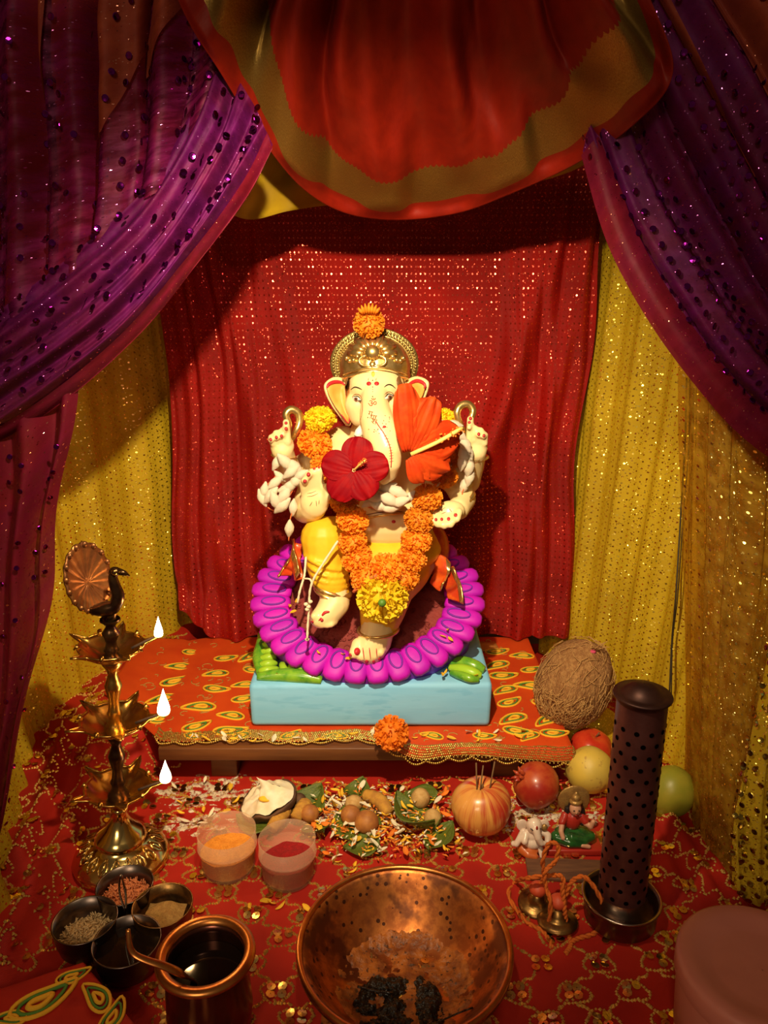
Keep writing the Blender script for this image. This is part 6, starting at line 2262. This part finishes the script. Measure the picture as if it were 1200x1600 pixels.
GO = WZ(893, 1322, 0); GO.z = fz(GO) + .001
f2 = thing('goddess_figurine', GO, 'small seated goddess figurine in red and green with a gold headdress', 'figurine')
MB().box((GO.x, GO.y, GO.z + .004), (.033, .020, .004), .0015).build('figure_base', M['fig_red'], f2)
fig_mesh('figure_skirt', M['fig_green'], f2, [('e', 0, -1, 17, 24, 15, 9), ('c', [(-21, -6, 16, 7.5), (-6, -13, 14, 6.5), (8, -14, 13, 5)]), ('c', [(20, -5, 16, 7), (10, -11, 15, 7), (-4, -12, 20, 6)])], o=GO, s=s)
fig_mesh('figure_torso', M['fig_red'], f2, [('e', -1, 0, 35, 10, 8, 13), ('c', [(-11, 0, 42, 5), (-15, -4, 35, 4.6)]), ('c', [(9, 0, 42, 5), (13, -4, 36, 4.6)])], o=GO, s=s)
fig_mesh('figure_arm', M['fig_skin'], f2, [('c', [(-15, -5, 34, 3.6), (-17, -10, 27, 3.3), (-15, -14, 21, 3)])], o=GO, s=s)
fig_mesh('figure_arm', M['fig_skin'], f2, [('c', [(13, -5, 35, 3.6), (19, -8, 32, 3.2), (21, -9, 40, 3)])], o=GO, s=s)
fig_mesh('figure_foot', M['fig_skin'], f2, [('c', [(8, -17, 13, 3), (16, -17, 11, 2.6)])], o=GO, s=s)
fig_mesh('figure_hair', M['fig_hair'], f2, [('e', 1, 1, 54, 9.5, 5, 11), ('c', [(9, 2, 50, 4), (11, 0, 40, 4), (10, -2, 32, 3)]), ('c', [(-8, 2, 50, 4), (-9, 1, 44, 3)])], o=GO, s=s)
fc = fig_mesh('figure_head', M['fig_skin'], f2, [('e', 0, -3, 54, 7.2, 7, 9), ('c', [(0, 0, 46, 3.6), (0, 0, 42, 3.8)]), ('e', 0, -9.6, 53, 1.2, 1.4, 2)], o=GO, s=s)
for sx in (-1, 1): MB().ell(GO + Vector((sx * .0030, -.0093, .0555)), (.0013, .0008, .0008), None, 8, 6).build('figure_eye', M['fig_hair'], fc)
MB().ell(GO + Vector((0, -.0090, .0492)), (.0016, .0009, .0007), None, 8, 6).build('figure_mouth', M['fig_red'], fc)
fig_mesh('figure_headdress', M['fig_gold'], f2, [('e', 0, -2, 63, 8, 7, 4), ('e', 0, -2, 68, 5.5, 5, 6), ('e', 0, -2, 73, 2.5, 2.5, 4)], o=GO, s=s)
MB().lathe([(.0005, -.001), (.014, -.0015), (.0185, -.001), (.0195, .0005), (.018, .0015), (.0005, .001)], 30, xf(GO + Vector((0, .0065, .060)), Matrix.Rotation(PI / 2, 4, 'X'))).build('figure_halo', M['fig_gold'], f2)

# ------------------------------------------------------------------ hand cymbals on an orange cord
K1 = WZ(838, 1412, .004); K2 = WZ(871, 1440, .004)
cy = thing('hand_cymbals', ((K1 + K2) / 2).xyz, 'pair of small brass hand cymbals joined by an orange cord', 'cymbals')
for kk, (c, rpx, tl) in enumerate(((K1, 28, .15), (K2, 31, -.1))):
    R = rpx * mpp(c)
    T = Matrix.Translation((c.x, c.y, hz(c.x, c.y) + .003)) @ Matrix.Rotation(tl, 4, 'X')
    d_ = MB().lathe([(R, .0), (R * 1.0, .0012), (R * .85, .003), (R * .66, .0045), (R * .52, .0055), (R * .46, .010), (R * .33, .0155), (R * .18, .018), (.0008, .0185)], 40, T).build('cymbal', M['brass_dark'], cy, mods=[SOLID(.001)])
    MB().ell(T @ Vector((0, 0, .024)), (.0095, .0095, .0078), None, 16, 10, fn=lambda p: 1 + .08 * nz(p.x * 2, p.y * 2, p.z * 2)).build('bobble', M['bob'], d_)


def cordpath(pts): return spline([W(*p) if len(p) == 3 else WZ(p[0], p[1], .003) for p in pts], 70)


def twisted(pts, r):
    m = MB()
    for ph in (0, PI):
        vs = []
        for i, p in enumerate(pts):
            t = (pts[min(i + 1, len(pts) - 1)] - pts[max(i - 1, 0)]).normalized()
            a = t.orthogonal().normalized(); b_ = t.cross(a)
            w = i * .9 + ph
            vs.append(p + (a * math.cos(w) + b_ * math.sin(w)) * r * .55)
        m.tube(vs, r * .75, 6)
    return m


yk = K1.y
twisted(cordpath([(838, 1385, yk), (850, 1372, yk - .005), (848, 1345, yk - .01), (858, 1318, yk - .01), (872, 1322, yk - .012), (868, 1345, yk - .015), (852, 1362, yk - .018), (853, 1385, yk - .02), (860, 1410, yk - .03), (858, 1450), (862, 1480)]), .0022).build('cord', M['cord'], cy)
twisted(cordpath([(871, 1412, yk - .015), (884, 1398, yk - .02), (893, 1378, yk - .02), (912, 1370, yk - .02), (932, 1392, yk - .025), (945, 1425, yk - .03), (942, 1448, yk - .032), (925, 1460), (905, 1466), (893, 1472)]), .0022).build('cord', M['cord'], cy)
twisted(cordpath([(871, 1412, yk - .015), (880, 1390, yk - .018), (878, 1370, yk - .015), (860, 1368, yk - .012), (825, 1372, yk - .008), (805, 1378), (795, 1400), (820, 1438), (848, 1455), (858, 1470)]), .0022).build('cord', M['cord'], cy)
twisted(cordpath([(878, 1380, yk - .02), (882, 1420, yk - .03), (886, 1450), (892, 1475), (884, 1490)]), .0022).build('cord', M['cord'], cy)
# old plank behind the cymbals
pkp = WZ(884, 1360, .004)
mb = MB().box((0, 0, 0), (.045, .017, .0022), .0008, Matrix.Translation((pkp.x, pkp.y, .0044)) @ Matrix.Rotation(-.06, 4, 'Z'))
tag(mb.build('wood_strip', M['plank']), 'flat strip of old brown wood between the figurines and the cymbals', 'wood strip')


# tell the few petals of each small patch apart, counting from the left
def px_x(o):
    d_ = WM[o].translation - CP
    return d_.x / d_.dot(FW)


ORD = 'first second third fourth fifth sixth seventh eighth ninth tenth eleventh twelfth thirteenth fourteenth fifteenth sixteenth'.split()
groups_ = {}
for o in list(WM):
    if o.parent is None and o.get('category') == 'petal': groups_.setdefault(o['label'], []).append(o)
for lab, os_ in groups_.items():
    if len(os_) <= 16:
        for k, o in enumerate(sorted(os_, key=px_x)): o['label'] = ORD[k] + ' from the left: ' + lab
